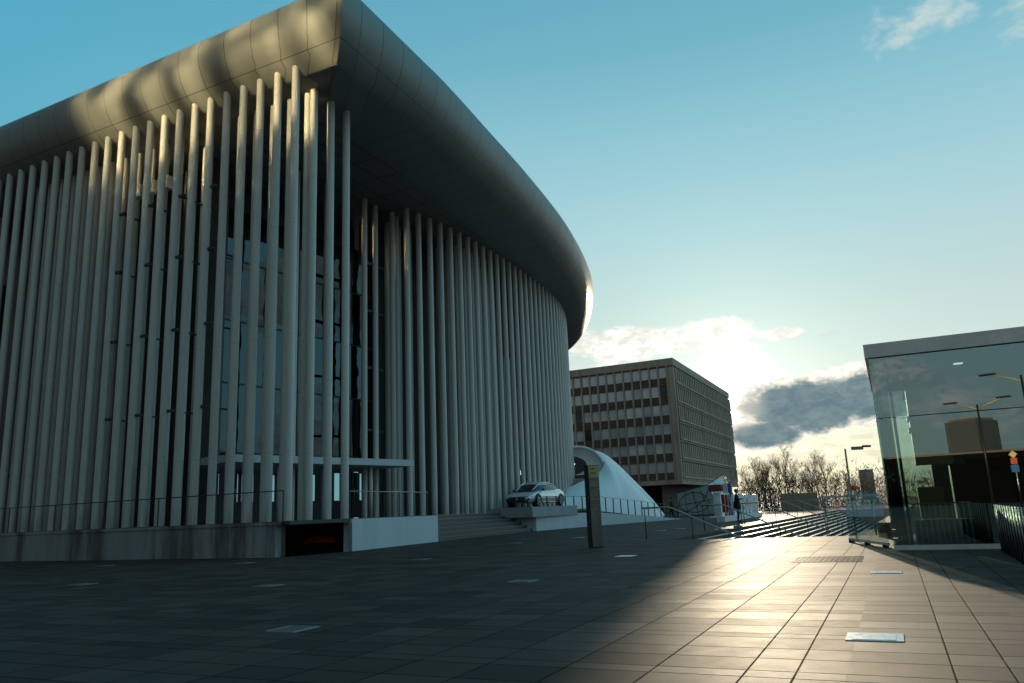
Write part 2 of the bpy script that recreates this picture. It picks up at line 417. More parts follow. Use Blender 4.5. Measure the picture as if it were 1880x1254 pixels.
def mat_paving():
    m, nt, bs = new_mat('dark_granite_paving')
    pos = nt.geo().outputs['Position']
    u = nt.vmath('DOT_PRODUCT', pos, tuple(E2)); v = nt.vmath('DOT_PRODUCT', pos, tuple(E1))
    # joints running away from the viewer: regular strips with a framed band round the light plates
    def dist_per(x, off, per):
        f = nt.math('FRACT', nt.math('ADD', nt.math('DIVIDE', nt.math('SUBTRACT', x, off), per), 1000.5))
        return nt.math('MULTIPLY', nt.math('ABSOLUTE', nt.math('SUBTRACT', f, .5)), per)
    uo = nt.math('ADD', u, 1.08)
    left = dist_per(u, -1.08, .645); right = dist_per(u, .545, .645)
    band = None
    for c in (.21, .545, -.75, -1.08):
        dd = nt.math('ABSOLUTE', nt.math('SUBTRACT', u, c)); band = dd if band is None else nt.math('MINIMUM', band, dd)
    big = 9.
    left = nt.math('ADD', left, nt.math('MULTIPLY', nt.math('GREATER_THAN', u, -1.0), big))
    right = nt.math('ADD', right, nt.math('MULTIPLY', nt.math('LESS_THAN', u, .5), big))
    ju = nt.math('MINIMUM', nt.math('MINIMUM', left, right), band)
    jv = None
    for off in (.0, .52, .74, 1.2):
        dd = dist_per(v, off + .35, 1.62); jv = dd if jv is None else nt.math('MINIMUM', jv, dd)
    wob = nt.math('MULTIPLY', nt.math('SUBTRACT', nt.noise(pos, 5., 3), .5), .008)
    jl = nt.smooth(nt.math('ADD', ju, wob), .002, .0095); jc = nt.smooth(nt.math('ADD', jv, wob), .002, .011)
    j = nt.math('MINIMUM', jl, jc)
    # slab to slab colour
    def cell(x, stops, per):
        fr = nt.math('FRACT', nt.math('ADD', nt.math('DIVIDE', x, per), 1000.)); fl = nt.math('FLOOR', nt.math('DIVIDE', x, per)); k = None
        for st in stops:
            gq = nt.math('GREATER_THAN', fr, st / per); k = gq if k is None else nt.math('ADD', k, gq)
        return nt.math('ADD', nt.math('MULTIPLY', fl, 4.), k)
    cu = nt.math('FLOOR', nt.math('DIVIDE', uo, .645)); cv = cell(nt.math('SUBTRACT', v, .35), (.52, .74, 1.2), 1.62)
    wn = nt.n.new('ShaderNodeTexWhiteNoise'); wn.noise_dimensions = '2D'; nt.l.new(nt.xyz(cu, cv), wn.inputs['Vector'])
    wc = nt.sep(wn.outputs['Color'])
    n1 = nt.noise(pos, .35, 5, .6); n2 = nt.noise(pos, 4., 5, .7); n3 = nt.noise(pos, 140., 2, .7)
    base = nt.mix(wc[0], (.034, .028, .023), (.082, .062, .046))
    base = nt.mix(nt.smooth(nt.math('ADD', nt.math('MULTIPLY', n1, .5), nt.math('MULTIPLY', n2, .5)), .35, .65), nt.mix(1., base, (.75, .75, .75), 'MULTIPLY'), base)
    sp = nt.smooth(n3, .30, .74, .62, 1.5, 'LINEAR')
    base = nt.mix(1., base, nt.xyz(sp, sp, sp), 'MULTIPLY')
    spots = nt.smooth(nt.noise(pos, 9., 2, .4), .70, .74); damp = nt.smooth(nt.noise(pos, .55, 4, .65), .56, .68)
    base = nt.mix(nt.math('MULTIPLY', spots, .45), base, (.016, .015, .014)); base = nt.mix(nt.math('MULTIPLY', damp, .35), base, (.024, .022, .020))
    base = nt.mix(j, (.012, .011, .010), base)
    nt.put(bs.inputs['Base Color'], base)
    ro = nt.math('ADD', nt.math('ADD', .72, nt.math('MULTIPLY', nt.math('SUBTRACT', wc[1], .5), .06)), nt.math('MULTIPLY', nt.math('SUBTRACT', n2, .5), .16))
    nt.put(bs.inputs['Roughness'], nt.math('ADD', ro, nt.math('MULTIPLY', nt.math('SUBTRACT', 1., j), .4), clamp=True))
    nt.put(bs.inputs['Specular IOR Level'], nt.math('ADD', .01, nt.math('MULTIPLY', j, nt.math('ADD', .12, nt.math('MULTIPLY', wc[2], .13)))))
    h = nt.math('ADD', nt.math('MULTIPLY', j, 1.), nt.math('ADD', nt.math('MULTIPLY', n3, .30), nt.math('MULTIPLY', n2, .10)))
    nt.put(bs.inputs['Normal'], nt.bump(h, .006, .55))
    MATS['paving'] = m
mat_paving()

def mat_roof():
    """dull metal cladding; seams from the UV map (u = metres along the edge, v = profile)"""
    m, nt, bs = new_mat('roof_cladding')
    uv = nt.tc().outputs['UV']; u, v, _ = nt.sep(uv)
    pos = nt.geo().outputs['Position']
    f = nt.math('FRACT', nt.math('DIVIDE', u, 1.15))
    su = nt.smooth(nt.math('MULTIPLY', nt.math('ABSOLUTE', nt.math('SUBTRACT', f, .5)), 1.15), .007, .02)
    sv = nt.smooth(nt.math('ABSOLUTE', nt.math('SUBTRACT', v, 2.)), .008, .03)
    s = nt.math('MINIMUM', su, sv)
    n1 = nt.noise(pos, .7, 4, .6)
    wn = nt.n.new('ShaderNodeTexWhiteNoise'); wn.noise_dimensions = '1D'
    nt.l.new(nt.math('FLOOR', nt.math('ADD', nt.math('DIVIDE', u, 1.15), .5)), wn.inputs['W'])
    k = nt.math('ADD', nt.math('MULTIPLY', n1, .16), nt.math('ADD', .84, nt.math('MULTIPLY', wn.outputs['Value'], .10)))
    base = nt.mix(1., (.235, .24, .225), nt.xyz(k, k, k), 'MULTIPLY')
    base = nt.mix(s, (.035, .035, .03), base)
    nt.put(bs.inputs['Base Color'], base); bs.inputs['Metallic'].default_value = .12
    nt.put(bs.inputs['Roughness'], nt.smooth(n1, .3, .7, .42, .54, 'LINEAR'))
    wav = nt.noise(nt.xyz(nt.math('MULTIPLY', u, .8), nt.math('MULTIPLY', v, .35), 0.), 1., 3, .5)
    nt.put(bs.inputs['Normal'], nt.bump(nt.math('ADD', wav, nt.math('MULTIPLY', s, .4)), .02, .6))
    MATS['roof_cladding'] = m
    m, nt, bs = new_mat('soffit_panels')
    pos = nt.geo().outputs['Position']
    u = nt.vmath('DOT_PRODUCT', pos, (.894, -.45, 0)); v = nt.vmath('DOT_PRODUCT', pos, (.45, .894, 0))
    def jn(x, per):
        f = nt.math('FRACT', nt.math('ADD', nt.math('DIVIDE', x, per), 100.)); return nt.smooth(nt.math('MULTIPLY', nt.math('ABSOLUTE', nt.math('SUBTRACT', f, .5)), per), .012, .03)
    s = nt.math('MINIMUM', jn(u, 1.25), jn(v, 1.9))
    base = nt.mix(s, (.02, .02, .02), nt.mix(nt.noise(pos, .5, 4), (.19, .19, .185), (.25, .25, .24)))
    nt.put(bs.inputs['Base Color'], base); bs.inputs['Roughness'].default_value = .5; bs.inputs['Metallic'].default_value = .2
    MATS['soffit_panels'] = m
    m, nt, bs = new_mat('white_panels')
    pos = nt.geo().outputs['Position']; x, y, z = nt.sep(pos)
    q = nt.math('ADD', z, nt.math('MULTIPLY', x, .55))
    f = nt.math('FRACT', nt.math('DIVIDE', q, .26)); s = nt.smooth(nt.math('ABSOLUTE', nt.math('SUBTRACT', f, .5)), .02, .07)
    k = nt.noise(pos, 2., 4)
    base = nt.mix(s, (.52, .58, .59), nt.mix(k, (.74, .80, .81), (.84, .87, .87)))
    nt.put(bs.inputs['Base Color'], base); bs.inputs['Roughness'].default_value = .42
    MATS['white_panels'] = m
mat_roof()

# ------------------------------------------------------------------ ground and setting
P0 = V((5.02, 27.4, 0)); ES = V((.455, .890, 0)).normalized(); ER = V((.890, -.455, 0)).normalized()
BAS_W, BAS_L, N_ST, RISE, RUN = 6.6, 58., 10, .15, .325
bas = [P0 - ES * .0, P0 + ER * BAS_W, P0 + ER * BAS_W + ES * BAS_L, P0 + ES * BAS_L]
LD = V((-.894, .452, 0)).normalized(); LN = V((.452, .894, 0)).normalized()   # along the hall's left front, and inward
A0 = V((-7.82, 26.89, 0))
W1_END = A0 - LN * .6 + V((.55, -.28, 0)) * .2
pit = [V((-7.72, 26.55, 0)), V((-6.12, 28.6, 0)), V((-6.75, 34.8, 0)), V((-10.9, 34.2, 0))]
def build_ground():
    b = bmesh.new()
    def loop(pts):
        vs = [b.verts.new(p) for p in pts]
        return [b.edges.new((vs[i], vs[(i + 1) % len(vs)])) for i in range(len(vs))]
    es = loop([V((-600, -500, 0)), V((600, -500, 0)), V((600, 700, 0)), V((-600, 700, 0))]) + loop(bas) + loop(pit)
    bmesh.ops.triangle_fill(b, use_beauty=True, use_dissolve=False, edges=es)
    for f in b.faces:
        f.normal_update()
        if f.normal.z < 0: f.normal_flip()
    mb = MB(); mb.b.free(); mb.b = b; mb.keep = True
    obj('ground', mb, 'paving', kind='structure')
    # sunken stair court
    m = MB(); zb = -RISE * N_ST
    m.quadbox(bas[0] + V((0, 0, zb - .1)) - ES * 2, ER * (BAS_W + .0), ES * (BAS_L + 2), V((0, 0, .1)))
    obj('court_floor', m, 'stone_basin', kind='structure')
    m = MB(); m.prism([(p.x, p.y) for p in (pit[0], pit[1], pit[2], pit[3])], -1.05, -.95)
    obj('ramp_floor', m, 'stone_step', kind='structure')
build_ground()

# stairs of the court: each step a solid slab, all one flight
def build_court():
    t = thing('stairs', 'long flight of stone steps descending into the sunken court with treads coloured pale as if sunlit', 'stairs', tuple(P0))
    m = MB()
    for k in range(N_ST - 1):
        z = -RISE * (k + 1)
        m.quadbox(P0 + ER * (RUN * k + .004) - ES * .6 + V((0, 0, -RISE * N_ST)), ER * (RUN * (N_ST - 1 - k)), ES * (BAS_L + .5), V((0, 0, RISE * N_ST + z)) if k == 0 else V((0, 0, RISE * N_ST + z)))
    # build as a clean profile instead of stacked solids
    m.b.free(); m.b = bmesh.new()
    prof = [(0, -.004)]
    for k in range(N_ST):
        prof += [(RUN * k + .0, -RISE * (k + 1)), (RUN * (k + 1), -RISE * (k + 1))]
    prof[0] = (0, -.004)
    rows = [[P0 + ER * (q + .003) + ES * s_ + V((0, 0, z)) for q, z in prof] for s_ in (-.6, BAS_L)]
    m.grid(rows, False); m.keep = False
    obj('steps', m, 'stone_basin', t)
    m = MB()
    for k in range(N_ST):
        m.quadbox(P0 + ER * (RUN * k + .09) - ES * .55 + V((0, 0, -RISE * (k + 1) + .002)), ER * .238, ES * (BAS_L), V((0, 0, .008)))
    obj('treads', m, MATS['tread_sunlit'], t)
    # right hand retaining wall of the court and near side wall
    w = MB(); w.quadbox(P0 + ER * BAS_W - ES * 1. + V((0, 0, -1.7)), ER * .35, ES * (BAS_L + 1), V((0, 0, 2.1)))
    tag(obj('retaining_wall', w, 'office_dark', loc=tuple(P0 + ER * BAS_W)), 'low brown wall along the far right side of the sunken court', 'wall')
    for i, (s_, lab) in enumerate(((0.1, 'nearest'), (8.3, 'second nearest'), (17., 'third nearest'), (25., 'fourth nearest'), (32., 'fifth nearest'), (40., 'sixth nearest'), (46.5, 'farthest'))):
        base = P0 + ES * (s_ + .35)
        r = thing('handrail', lab + ' sloping steel handrail of those running down the sunken court steps', 'handrail', tuple(base), 'handrails down the court steps')
        def pt(q): return base + ER * q + V((0, 0, 1.08 - .462 * max(q, 0.)))
        mm = MB(); mm.tube([pt(-1.0), pt(-.05), pt(.1), pt(3.3), pt(3.55) + V((0, 0, .03))], .028, 8)
        obj('rail', mm, 'steel', r)
        for q in (-.9, .75, 2.3, 3.2):
            zb = 0. if q < 0 else -RISE * (int(q / RUN) + 1)
            p = base + ER * q
            mm = MB(); mm.tube([p + V((0, 0, zb)), p + V((0, 0, 1.08 - .462 * max(q, 0) - .02))], .018, 6)
            obj('post', mm, 'black_steel', r)
pm('tread_sunlit', (.50, .45, .36), .5, spec=.4, var=.2, vscale=4)  # pale tread tops hold the sunlight in their colour, risers stay dark
build_court()

# ------------------------------------------------------------------ concert hall
ZT = 1.15           # terrace level
ZC = 17.6           # soffit
G_PTS = [(-5.6, 41.0, 0), (-4.2, 43.1, 0), (-2.75, 45.6, 0), (-.6, 50.1, 0), (1.15, 54.3, 0), (2.62, 58.3, 0), (3.72, 61.9, 0), (4.42, 65.2, 0), (4.86, 68.6, 0), (5.05, 72., 0), (5.0, 75.5, 0), (4.6, 80., 0)]
SIL = [(-3.87, 28.5), (-2.94, 30.4), (-1.9, 33.0), (-.66, 36.32), (.71, 39.93), (2.36, 44.66), (3.56, 48.42), (4.52, 51.9), (5.6, 56.4), (6.42, 60.78), (6.98, 65.63), (7.22, 70.5), (7.2, 75.), (6.82, 79.3), (6.12, 83.4), (4.6, 90.), (1., 98.), (-6., 106.), (-18., 112.), (-34., 108.), (-48., 92.)]
def build_hall():
    hall = thing('concert_hall', 'huge curved concert hall with a ring of tall pale columns under an overhanging metal roof', 'concert hall', (-16., 55., 0))
    # roof edge: polyline of the inner crease, walked from far left to the tip and round the right side
    tipc = V((-6.2, 26.5, 0))
    left = [tipc + LD * s_ for s_ in (56, 48, 40, 34, 28, 22, 16, 10, 6)]
    sil = [V((x, y, 0)) * 1.025 for x, y in SIL]
    rs = cr(sil, 5)
    right = [p for p in offset(rs, 1.05) if (p - tipc).length > 5.]
    path = left + [tipc] + right
    # profile outward offset / height
    prof = [(-2.6, ZC), (.12, 17.80), (.80, 18.32), (1.08, 18.74), (1.22, 19.08), (1.30, 19.48), (1.29, 19.84), (1.20, 20.15), (1.06, 20.36), (.8, 20.55), (.3, 20.66), (-1.5, 20.7)]
    rows = []
    for o_, z in prof:
        ring = [V((p.x, p.y, z)) for p in offset(path, -o_)]
        rows.append(ring)
    m = MB(); vs = m.grid(rows, True)
    uvl = m.b.loops.layers.uv.new('UVMap')
    arc = [0.]
    for a_, b_ in zip(path, path[1:]): arc.append(arc[-1] + (b_ - a_).length)
    idx = {}
    for r, row in enumerate(vs):
        for c, v in enumerate(row): idx[v] = (arc[c], r)
    for f in m.b.faces:
        for l in f.loops: l[uvl].uv = idx[l.vert]
    # crisp mitre at the tip
    tip_i = len(left)
    for e in m.b.edges:
        if all(v in [vs[r][tip_i] for r in range(len(vs))] for v in e.verts): e.smooth = False
    m.b.faces.new([v for v in vs[-1]])          # flat roof
    for f in m.b.faces: f.material_index = 0
    roof = obj('roof', m, 'roof_cladding', hall)
    sf = MB()
    sp = [V(p) for p in rows[0]]
    vv = [sf.b.verts.new(p) for p in sp]
    ee = [sf.b.edges.new((vv[i], vv[(i + 1) % len(vv)])) for i in range(len(vv))]
    bmesh.ops.triangle_fill(sf.b, use_beauty=True, edges=ee)
    obj('soffit', sf, 'soffit_panels', hall)
    # ---- columns
    rowA = [A0 + LD * (.905 * i) for i in range(27)]
    rowR = [V((-7.40, 27.96, 0)), V((-6.94, 28.83, 0)), V((-6.49, 29.64, 0))]
    gpath = cr([V(p) * .98 for p in G_PTS], 8)
    rowG = resample(gpath, .97)
    rowI = [V((-7.5, 38.7, 0)), V((-7.1, 39.6, 0)), V((-8.1, 45.0, 0)), V((-6.85, 43.6, 0)), V((-6.35, 40.6, 0)), V((-8.9, 36.4, 0)), V((-10.0, 34.9, 0))]
    rowB = [A0 + LN * 1.25 + LD * (.905 * i + .5) for i in range(5, 27) if i not in (20, 21, 22, 23)]
    rowB2 = [A0 + LN * 1.25 + LD * (.905 * i + .5) for i in range(5)]
    rowG2 = [p for i, p in enumerate(resample(offset(gpath, 1.25), .97, .45)) if i not in (13, 14, 15, 16)]
    rowC = [A0 + LN * 2.3 + LD * (.905 * i + .1) for i in range(8, 27) if i not in (19, 20, 21, 22, 23, 24)]
    rowG3 = [p for i, p in enumerate(resample(offset(gpath, 2.3), .97, .1)) if i not in (15, 16, 17, 18, 19)]
    pts = rowA + rowR + rowG[:36] + rowI
    rest_first = rowB + rowB2
    one = None; n = 0
    def colmesh(mb, p, r=.15):
        mb.tube([p + V((0, 0, ZT - .02)), p + V((0, 0, ZC + .5))], r, 14, cap=False)
    allp = pts + rest_first
    ind = allp[:100]; rest = allp[100:] + rowG2 + rowC + rowG3
    for p in ind:
        if one is None:
            mb = MB(); colmesh(mb, V((0, 0, 0)))
            me = bpy.data.meshes.new('column')
            bmesh.ops.recalc_face_normals(mb.b, faces=mb.b.faces); mb.b.to_mesh(me); mb.b.free(); me.materials.append(MATS['column_paint'])
            one = me
        o = bpy.data.objects.new('column', one); COL.objects.link(o); o.parent = hall; o.location = p - hall.location
    mb = MB()
    for p in rest: colmesh(mb, p)
    o = obj('column', mb, 'column_paint', hall); o['kind'] = 'stuff'
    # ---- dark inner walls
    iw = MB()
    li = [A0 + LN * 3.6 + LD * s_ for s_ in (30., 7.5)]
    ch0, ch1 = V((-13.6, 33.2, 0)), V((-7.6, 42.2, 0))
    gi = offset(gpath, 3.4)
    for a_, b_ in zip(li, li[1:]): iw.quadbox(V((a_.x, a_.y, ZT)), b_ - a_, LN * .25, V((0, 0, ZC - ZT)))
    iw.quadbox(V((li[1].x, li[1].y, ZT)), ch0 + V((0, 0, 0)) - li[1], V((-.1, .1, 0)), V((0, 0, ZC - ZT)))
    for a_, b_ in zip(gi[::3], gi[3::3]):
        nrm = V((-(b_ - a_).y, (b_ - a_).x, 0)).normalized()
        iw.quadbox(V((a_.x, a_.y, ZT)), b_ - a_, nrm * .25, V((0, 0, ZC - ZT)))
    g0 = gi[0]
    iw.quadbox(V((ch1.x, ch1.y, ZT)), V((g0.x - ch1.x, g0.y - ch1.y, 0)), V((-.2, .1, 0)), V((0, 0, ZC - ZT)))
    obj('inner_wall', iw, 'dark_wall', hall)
    # ---- glazed entrance, four tall bays of panes on the chamfer
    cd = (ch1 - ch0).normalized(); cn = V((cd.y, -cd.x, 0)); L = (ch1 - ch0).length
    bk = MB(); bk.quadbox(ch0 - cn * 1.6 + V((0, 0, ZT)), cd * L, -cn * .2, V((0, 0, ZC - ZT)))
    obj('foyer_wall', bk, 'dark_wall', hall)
    nb = 6; lv = [4.2, 7.3, 10.2, 13.1, 15.6]
    for i in range(nb):
        for z0, z1 in zip(lv, lv[1:]):
            pmb = MB(); w = L / nb
            jit = random.uniform(-.02, .02)
            pmb.quadbox(ch0 + cd * (w * i + .04) + V((0, 0, z0 + .04)), cd * (w - .08) + cn * jit, -cn * .03, V((0, 0, z1 - z0 - .08)))
            obj('window_pane', pmb, 'dark_pane', hall)
    mu = MB()
    for z in lv: mu.quadbox(ch0 + V((0, 0, z - .04)) + cn * .02, cd * L, -cn * .1, V((0, 0, .08)))
    for i in range(nb + 1): mu.quadbox(ch0 + cd * (L / nb * i - .03) + V((0, 0, ZT)) + cn * .01, cd * .06, -cn * .09, V((0, 0, lv[-1] - ZT)))
    obj('window_frame', mu, 'black_steel', hall)
    # short struts tying the columns back to the glass
    def strut(*boxes):
        q = MB()
        for bx_ in boxes: q.quadbox(*bx_)
        obj('strut', q, 'dark_metal', hall)
    for z in (5.4, 8.6, 11.6, 14.2):
        for k in range(4, 12, 2):
            p = A0 + LD * (.905 * k + .45) + V((0, 0, z)); strut((p, LD * .5, LN * .12, V((0, 0, .10))), (p + LD * .2 + LN * .118 + V((0, 0, .02)), LN * 1.1, LD * .06, V((0, 0, .06))))
        for p in rowI[:4]: strut((p + V((-.1, .2, z)), cd * .7, -cn * .12, V((0, 0, .12))))
    # strip light box under the eaves
    bx = MB()
    for k in (8.4, 9.35, 10.3): bx.quadbox(A0 + LD * (.905 * k) + LN * .55 + V((0, 0, 15.2)), LD * .62, LN * .3, V((0, 0, .55)))
    obj('eaves_box', bx, 'fascia_metal', hall)
    # sky seen through glass in the left front and the right side
    for (p, d_, w, z0, z1, n_) in ((A0 + LD * 21.6 + LN * 3.45, LD, .9, 4., 14.5, -LN), (A0 + LD * 24. + LN * 3.45, LD, .9, 4., 14.5, -LN)):
        q = MB(); q.quadbox(p + V((0, 0, z0)), d_ * w, n_ * .05, V((0, 0, z1 - z0))); obj('window_pane', q, 'bright_pane', hall)
    for k in (13, 14, 15):
        a_, b_ = gi[k * 3], gi[k * 3 + 3]; dd = (b_ - a_).normalized(); nn_ = V((dd.y, -dd.x, 0))
        q = MB(); q.quadbox(a_ + nn_ * .06 + V((0, 0, 2.2)), dd * 2.4, nn_ * .03, V((0, 0, 10.5))); obj('window_pane', q, 'bright_pane', hall)
    # ---- canopy, doors
    c0, c1 = V((-11.3, 30.9, 0)), V((-5.05, 38.6, 0)); k = (c1 - c0).normalized(); kn = V((k.y, -k.x, 0))
    cm = MB(); cm.quadbox(c0 + V((0, 0, 3.52)), c1 - c0, -kn * 2.2, V((0, 0, .30)))
    obj('canopy', cm, 'canopy_white', hall)
    Ld = L / nb
    for i in range(nb):
        dmb = MB(); dmb.quadbox(ch0 + cd * (Ld * i + .07) + V((0, 0, ZT + .02)) + cn * .02, cd * (Ld - .14), -cn * .05, V((0, 0, 2.3)))
        dr = obj('door', dmb, 'black_steel', hall)
        gm = MB(); gm.quadbox(ch0 + cd * (Ld * i + .25) + V((0, 0, ZT + .9)) + cn * .035, cd * (Ld - .9), cn * .012, V((0, 0, 1.35)))
        obj('door_pane', gm, 'green_pane', dr)
        hm = MB(); hm.tube([ch0 + cd * (Ld * i + .18) + cn * .09 + V((0, 0, ZT + .9)), ch0 + cd * (Ld * i + .18) + cn * .09 + V((0, 0, ZT + 1.5))], .02, 6)
        obj('handle', hm, 'steel', dr)
    dp = MB(); dp.quadbox(ch0 + V((0, 0, ZT + 2.34)), cd * L, -cn * .06, V((0, 0, .6))); obj('transom', dp, 'black_steel', hall)
    for dx in (1.0, 2.6, 5.2, 7.6):
        q = MB(); q.tube([c0 + k * dx - kn * .5 + V((0, 0, ZT)), c0 + k * dx - kn * .5 + V((0, 0, 3.52))], .09, 10); obj('canopy_post', q, 'column_paint', hall)
    return hall
hall = build_hall()

# ------------------------------------------------------------------ terrace, walls, steps, balustrades
S0, S1 = V((-3.62, 35.6, 0)), V((.78, 46.4, 0))      # bottom edge of the entrance steps
SD = (S1 - S0).normalized(); SN = V((-SD.y, SD.x, 0))  # inward
W3A, W3B = V((-6.02, 28.75, 0)), V((-3.60, 35.3, 0))
C4 = V((.96, 46.2, 0)); D4 = V((5.35, 53.7, 0)); E4 = V((13.1, 65.2, 0))
def build_terrace():
    m = MB()
    wl = A0 - LN * .55 + LD * 45
    steps_in = 1.72
    outline = [wl, A0 - LN * .55 + V((.1, -.1, 0)), W3A + V((-.05, .05, 0)), W3B + V((-.05, .02, 0)), S0 + SN * steps_in, S1 + SN * steps_in + SD * .02, V((-.2, 47.4, 0)), V((4.6, 55.4, 0)), V((7.0, 66, 0)), V((7, 84, 0)), V((-40, 110, 0)), V((-60, 70, 0))]
    m.prism([(p.x, p.y) for p in outline], 1.0, 1.15); obj('terrace', m, 'stone_step', kind='structure')
    m = MB()
    w4 = [V((-.5, 46.95, 0)), C4 + V((-.02, .1, 0)), D4 + V((-.05, .05, 0)), V((4.5, 55.4, 0))]
    m.prism([(p.x, p.y) for p in w4], .7, .9); obj('ramp_landing', m, 'stone_step', kind='structure')
    m = MB(); q = V((-1.5, 1.1, 0)) * 1.3
    a_, b_ = D4 + V((-.06, .04, 0)), E4 + V((-.06, .04, 0))
    m.grid([[a_ + V((0, 0, .88)), b_ + V((0, 0, .06))], [a_ + q + V((0, 0, .88)), b_ + q + V((0, 0, .06))]], False)
    obj('ramp', m, 'stone_step', kind='structure')
    # left plinth wall
    m = MB(); a_ = A0 - LN * .6 + V((.06, -.03, 0)); m.quadbox(a_ + V((0, 0, -.02)), LD * 46, LN * .35, V((0, 0, 1.05)))
    m.quadbox(a_ - LN * .03 + V((0, 0, 1.03)), LD * 46, LN * .42, V((0, 0, .1)))
    tag(obj('plinth_wall', m, 'stained_concrete', loc=tuple(a_)), 'long grey concrete plinth wall with brown water stains below the left columns', 'wall')
    # ramp opening: lintel and stained side wall belong to the terrace block
    m = MB(); m.quadbox(V((-7.52, 26.2, 1.03)), V((1.42, 2.25, 0)), V((-.3, .2, 0)), V((0, 0, .125)))
    tag(obj('garage_lintel', m, 'dark_wall', loc=(-7, 26.1, 1.0)), 'thin dark slab edge roofing the car ramp opening between two walls', 'slab')
    m = MB(); m.quadbox(V((-6.13, 28.7, -1.0)), V((-.63, 6.1, 0)), V((.12, .012, 0)), V((0, 0, 1.99)))
    tag(obj('ramp_wall', m, 'stained_concrete', loc=(-6.1, 28.6, -1)), 'rusty stained wall inside the car ramp opening', 'wall')
    m = MB(); m.quadbox(V((-10.9, 34.25, -1.0)), V((4.2, .6, 0)), V((-.02, .12, 0)), V((0, 0, 1.99))); m.quadbox(V((-7.78, 26.6, -1.0)), V((-3.15, 7.6, 0)), V((-.1, -.04, 0)), V((0, 0, 1.99)))
    obj_ = obj('ramp_back_wall', m, 'dark_wall', loc=(-10, 31, -1)); tag(obj_, 'dark wall at the back of the car ramp opening', 'wall')
    # pale wall to the right of the ramp
    m = MB(); d = (W3B - W3A); n_ = V((-d.y, d.x, 0)).normalized()
    m.quadbox(W3A + V((0, 0, -.02)), d, n_ * .35, V((0, 0, 1.14)))
    tag(obj('plinth_wall', m, 'pale_concrete', loc=tuple(W3A)), 'clean pale blue-grey concrete wall left of the entrance steps', 'wall')
    # entrance steps
    m = MB()
    N = 6; r = 1.15 / N; tr = .34
    prof = [(0, 0)]
    for i in range(N): prof += [(i * tr, (i + 1) * r), ((i + 1) * tr, (i + 1) * r)]
    prof[-1] = (steps_in + .0, 1.15)
    prof = [(q + .0, z) for q, z in prof]
    for i in range(N):
        m.quadbox(S0 + SN * (i * tr) + V((0, 0, -.02 if i == 0 else i * r)), S1 - S0, SN * (steps_in - i * tr + .3 if i < N - 1 else .4), V((0, 0, r + (.02 if i == 0 else 0) - .006)))
    st = obj('steps', m, 'stone_step', loc=tuple(S0))
    nz = MB()
    for i in range(N): nz.quadbox(S0 + SN * (i * tr - .012) + V((0, 0, (i + 1) * r - .045)), S1 - S0, SN * .05, V((0, 0, .042)))
    o = obj('nosing', nz, MATS['nosing'], st)
    o.location = (0, 0, 0)
    tag(st, 'broad dark stone steps with pale nosings rising to the columns beside the car', 'steps')
    # right wall falling away with the ramp
    m = MB(); n_ = SN * .3
    def wallseg(a_, b_, za, zb):
        q = V((-(b_ - a_).y, (b_ - a_).x, 0)).normalized() * .3
        rows = []
        for p, z in ((a_, za), (b_, zb)):
            rows.append([p + V((0, 0, -.02)), p + V((0, 0, z)), p + q + V((0, 0, z)), p + q + V((0, 0, -.02))])
        m.grid(rows, False, True); m.poly(rows[0]); m.poly(rows[1])
    wallseg(C4, D4, .93, .87); wallseg(D4 + V((.002, .004, 0)), E4, .868, .04)
    m.quadbox(C4 + V((-.01, .0, -.02)), SN * 2.0, SD * .3, V((0, 0, .95)))
    tag(obj('ramp_wall', m, 'pale_concrete', loc=tuple(C4)), 'long pale wall that tapers to the ground along the ramp below the car', 'wall')
pm('nosing', (.17, .15, .125), .5, var=.2, vscale=5)
build_terrace()

def balustrade(label, pts, spacing, h=1.0, z=None, post='black_steel', rail='black_steel', r=.02, pw=.03, group=None, glass=False):
    pts = [V(p) for p in pts]
    t = thing('balustrade', label, 'balustrade', tuple(pts[0]), group)
    mm = MB(); mm.tube([p + V((0, 0, h)) for p in pts], r, 6); obj('top_rail', mm, rail, t)
    line = []
    for a_, b_ in zip(pts, pts[1:]):
        n_ = max(1, round((b_ - a_).length / spacing))
        line += [a_ + (b_ - a_) * (i / n_) for i in range(n_)]
    line.append(pts[-1])
    for p in line:
        q = MB(); q.box(p + V((0, 0, h / 2 - .01)), (pw, pw, h), math.atan2((pts[-1] - pts[0]).y, (pts[-1] - pts[0]).x)); obj('post', q, post, t)
    if glass:
        for a_, b_ in zip(line, line[1:]):
            g_ = MB(); d = (b_ - a_); dn = d.normalized()
            nn_ = V((-dn.y, dn.x, 0)) * .012
            vsr = [[a_ + dn * .04 + V((0, 0, .08)), a_ + dn * .04 + V((0, 0, h - .05))], [b_ - dn * .04 + V((0, 0, .08)), b_ - dn * .04 + V((0, 0, h - .05))]]
            g_.grid(vsr, False); g_.grid([[p + nn_ for p in r_] for r_ in vsr], False); obj('pane', g_, 'pane', t)
    return t
zt = V((0, 0, 1.13))
balustrade('thin railing with a dark top rail in front of the left columns', [A0 - LN * .42 + V((.8, -.1, 0)) * .2 + zt, A0 - LN * .42 + LD * 24 + zt], 3.0, 1.02)
balustrade('short railing with a bright top rail above the pale wall left of the steps', [W3A + (W3B - W3A) * .02 + SN * .15 + V((-.2, .1, 0)) * .2 + V((0, 0, 1.12)), W3B - (W3B - W3A) * .1 + SN * .15 + V((0, 0, 1.12))], 1.3, 1.0, rail='steel', pw=.025)
balustrade('railing with close dark posts along the tapering ramp wall', [V((-.6, 46.95, .9)), C4 + V((.12, .22, .92)), D4 + V((-.02, .16, .87)), E4 + V((-.12, .15, .05))], 1.18, 1.05, pw=.055, r=.012)

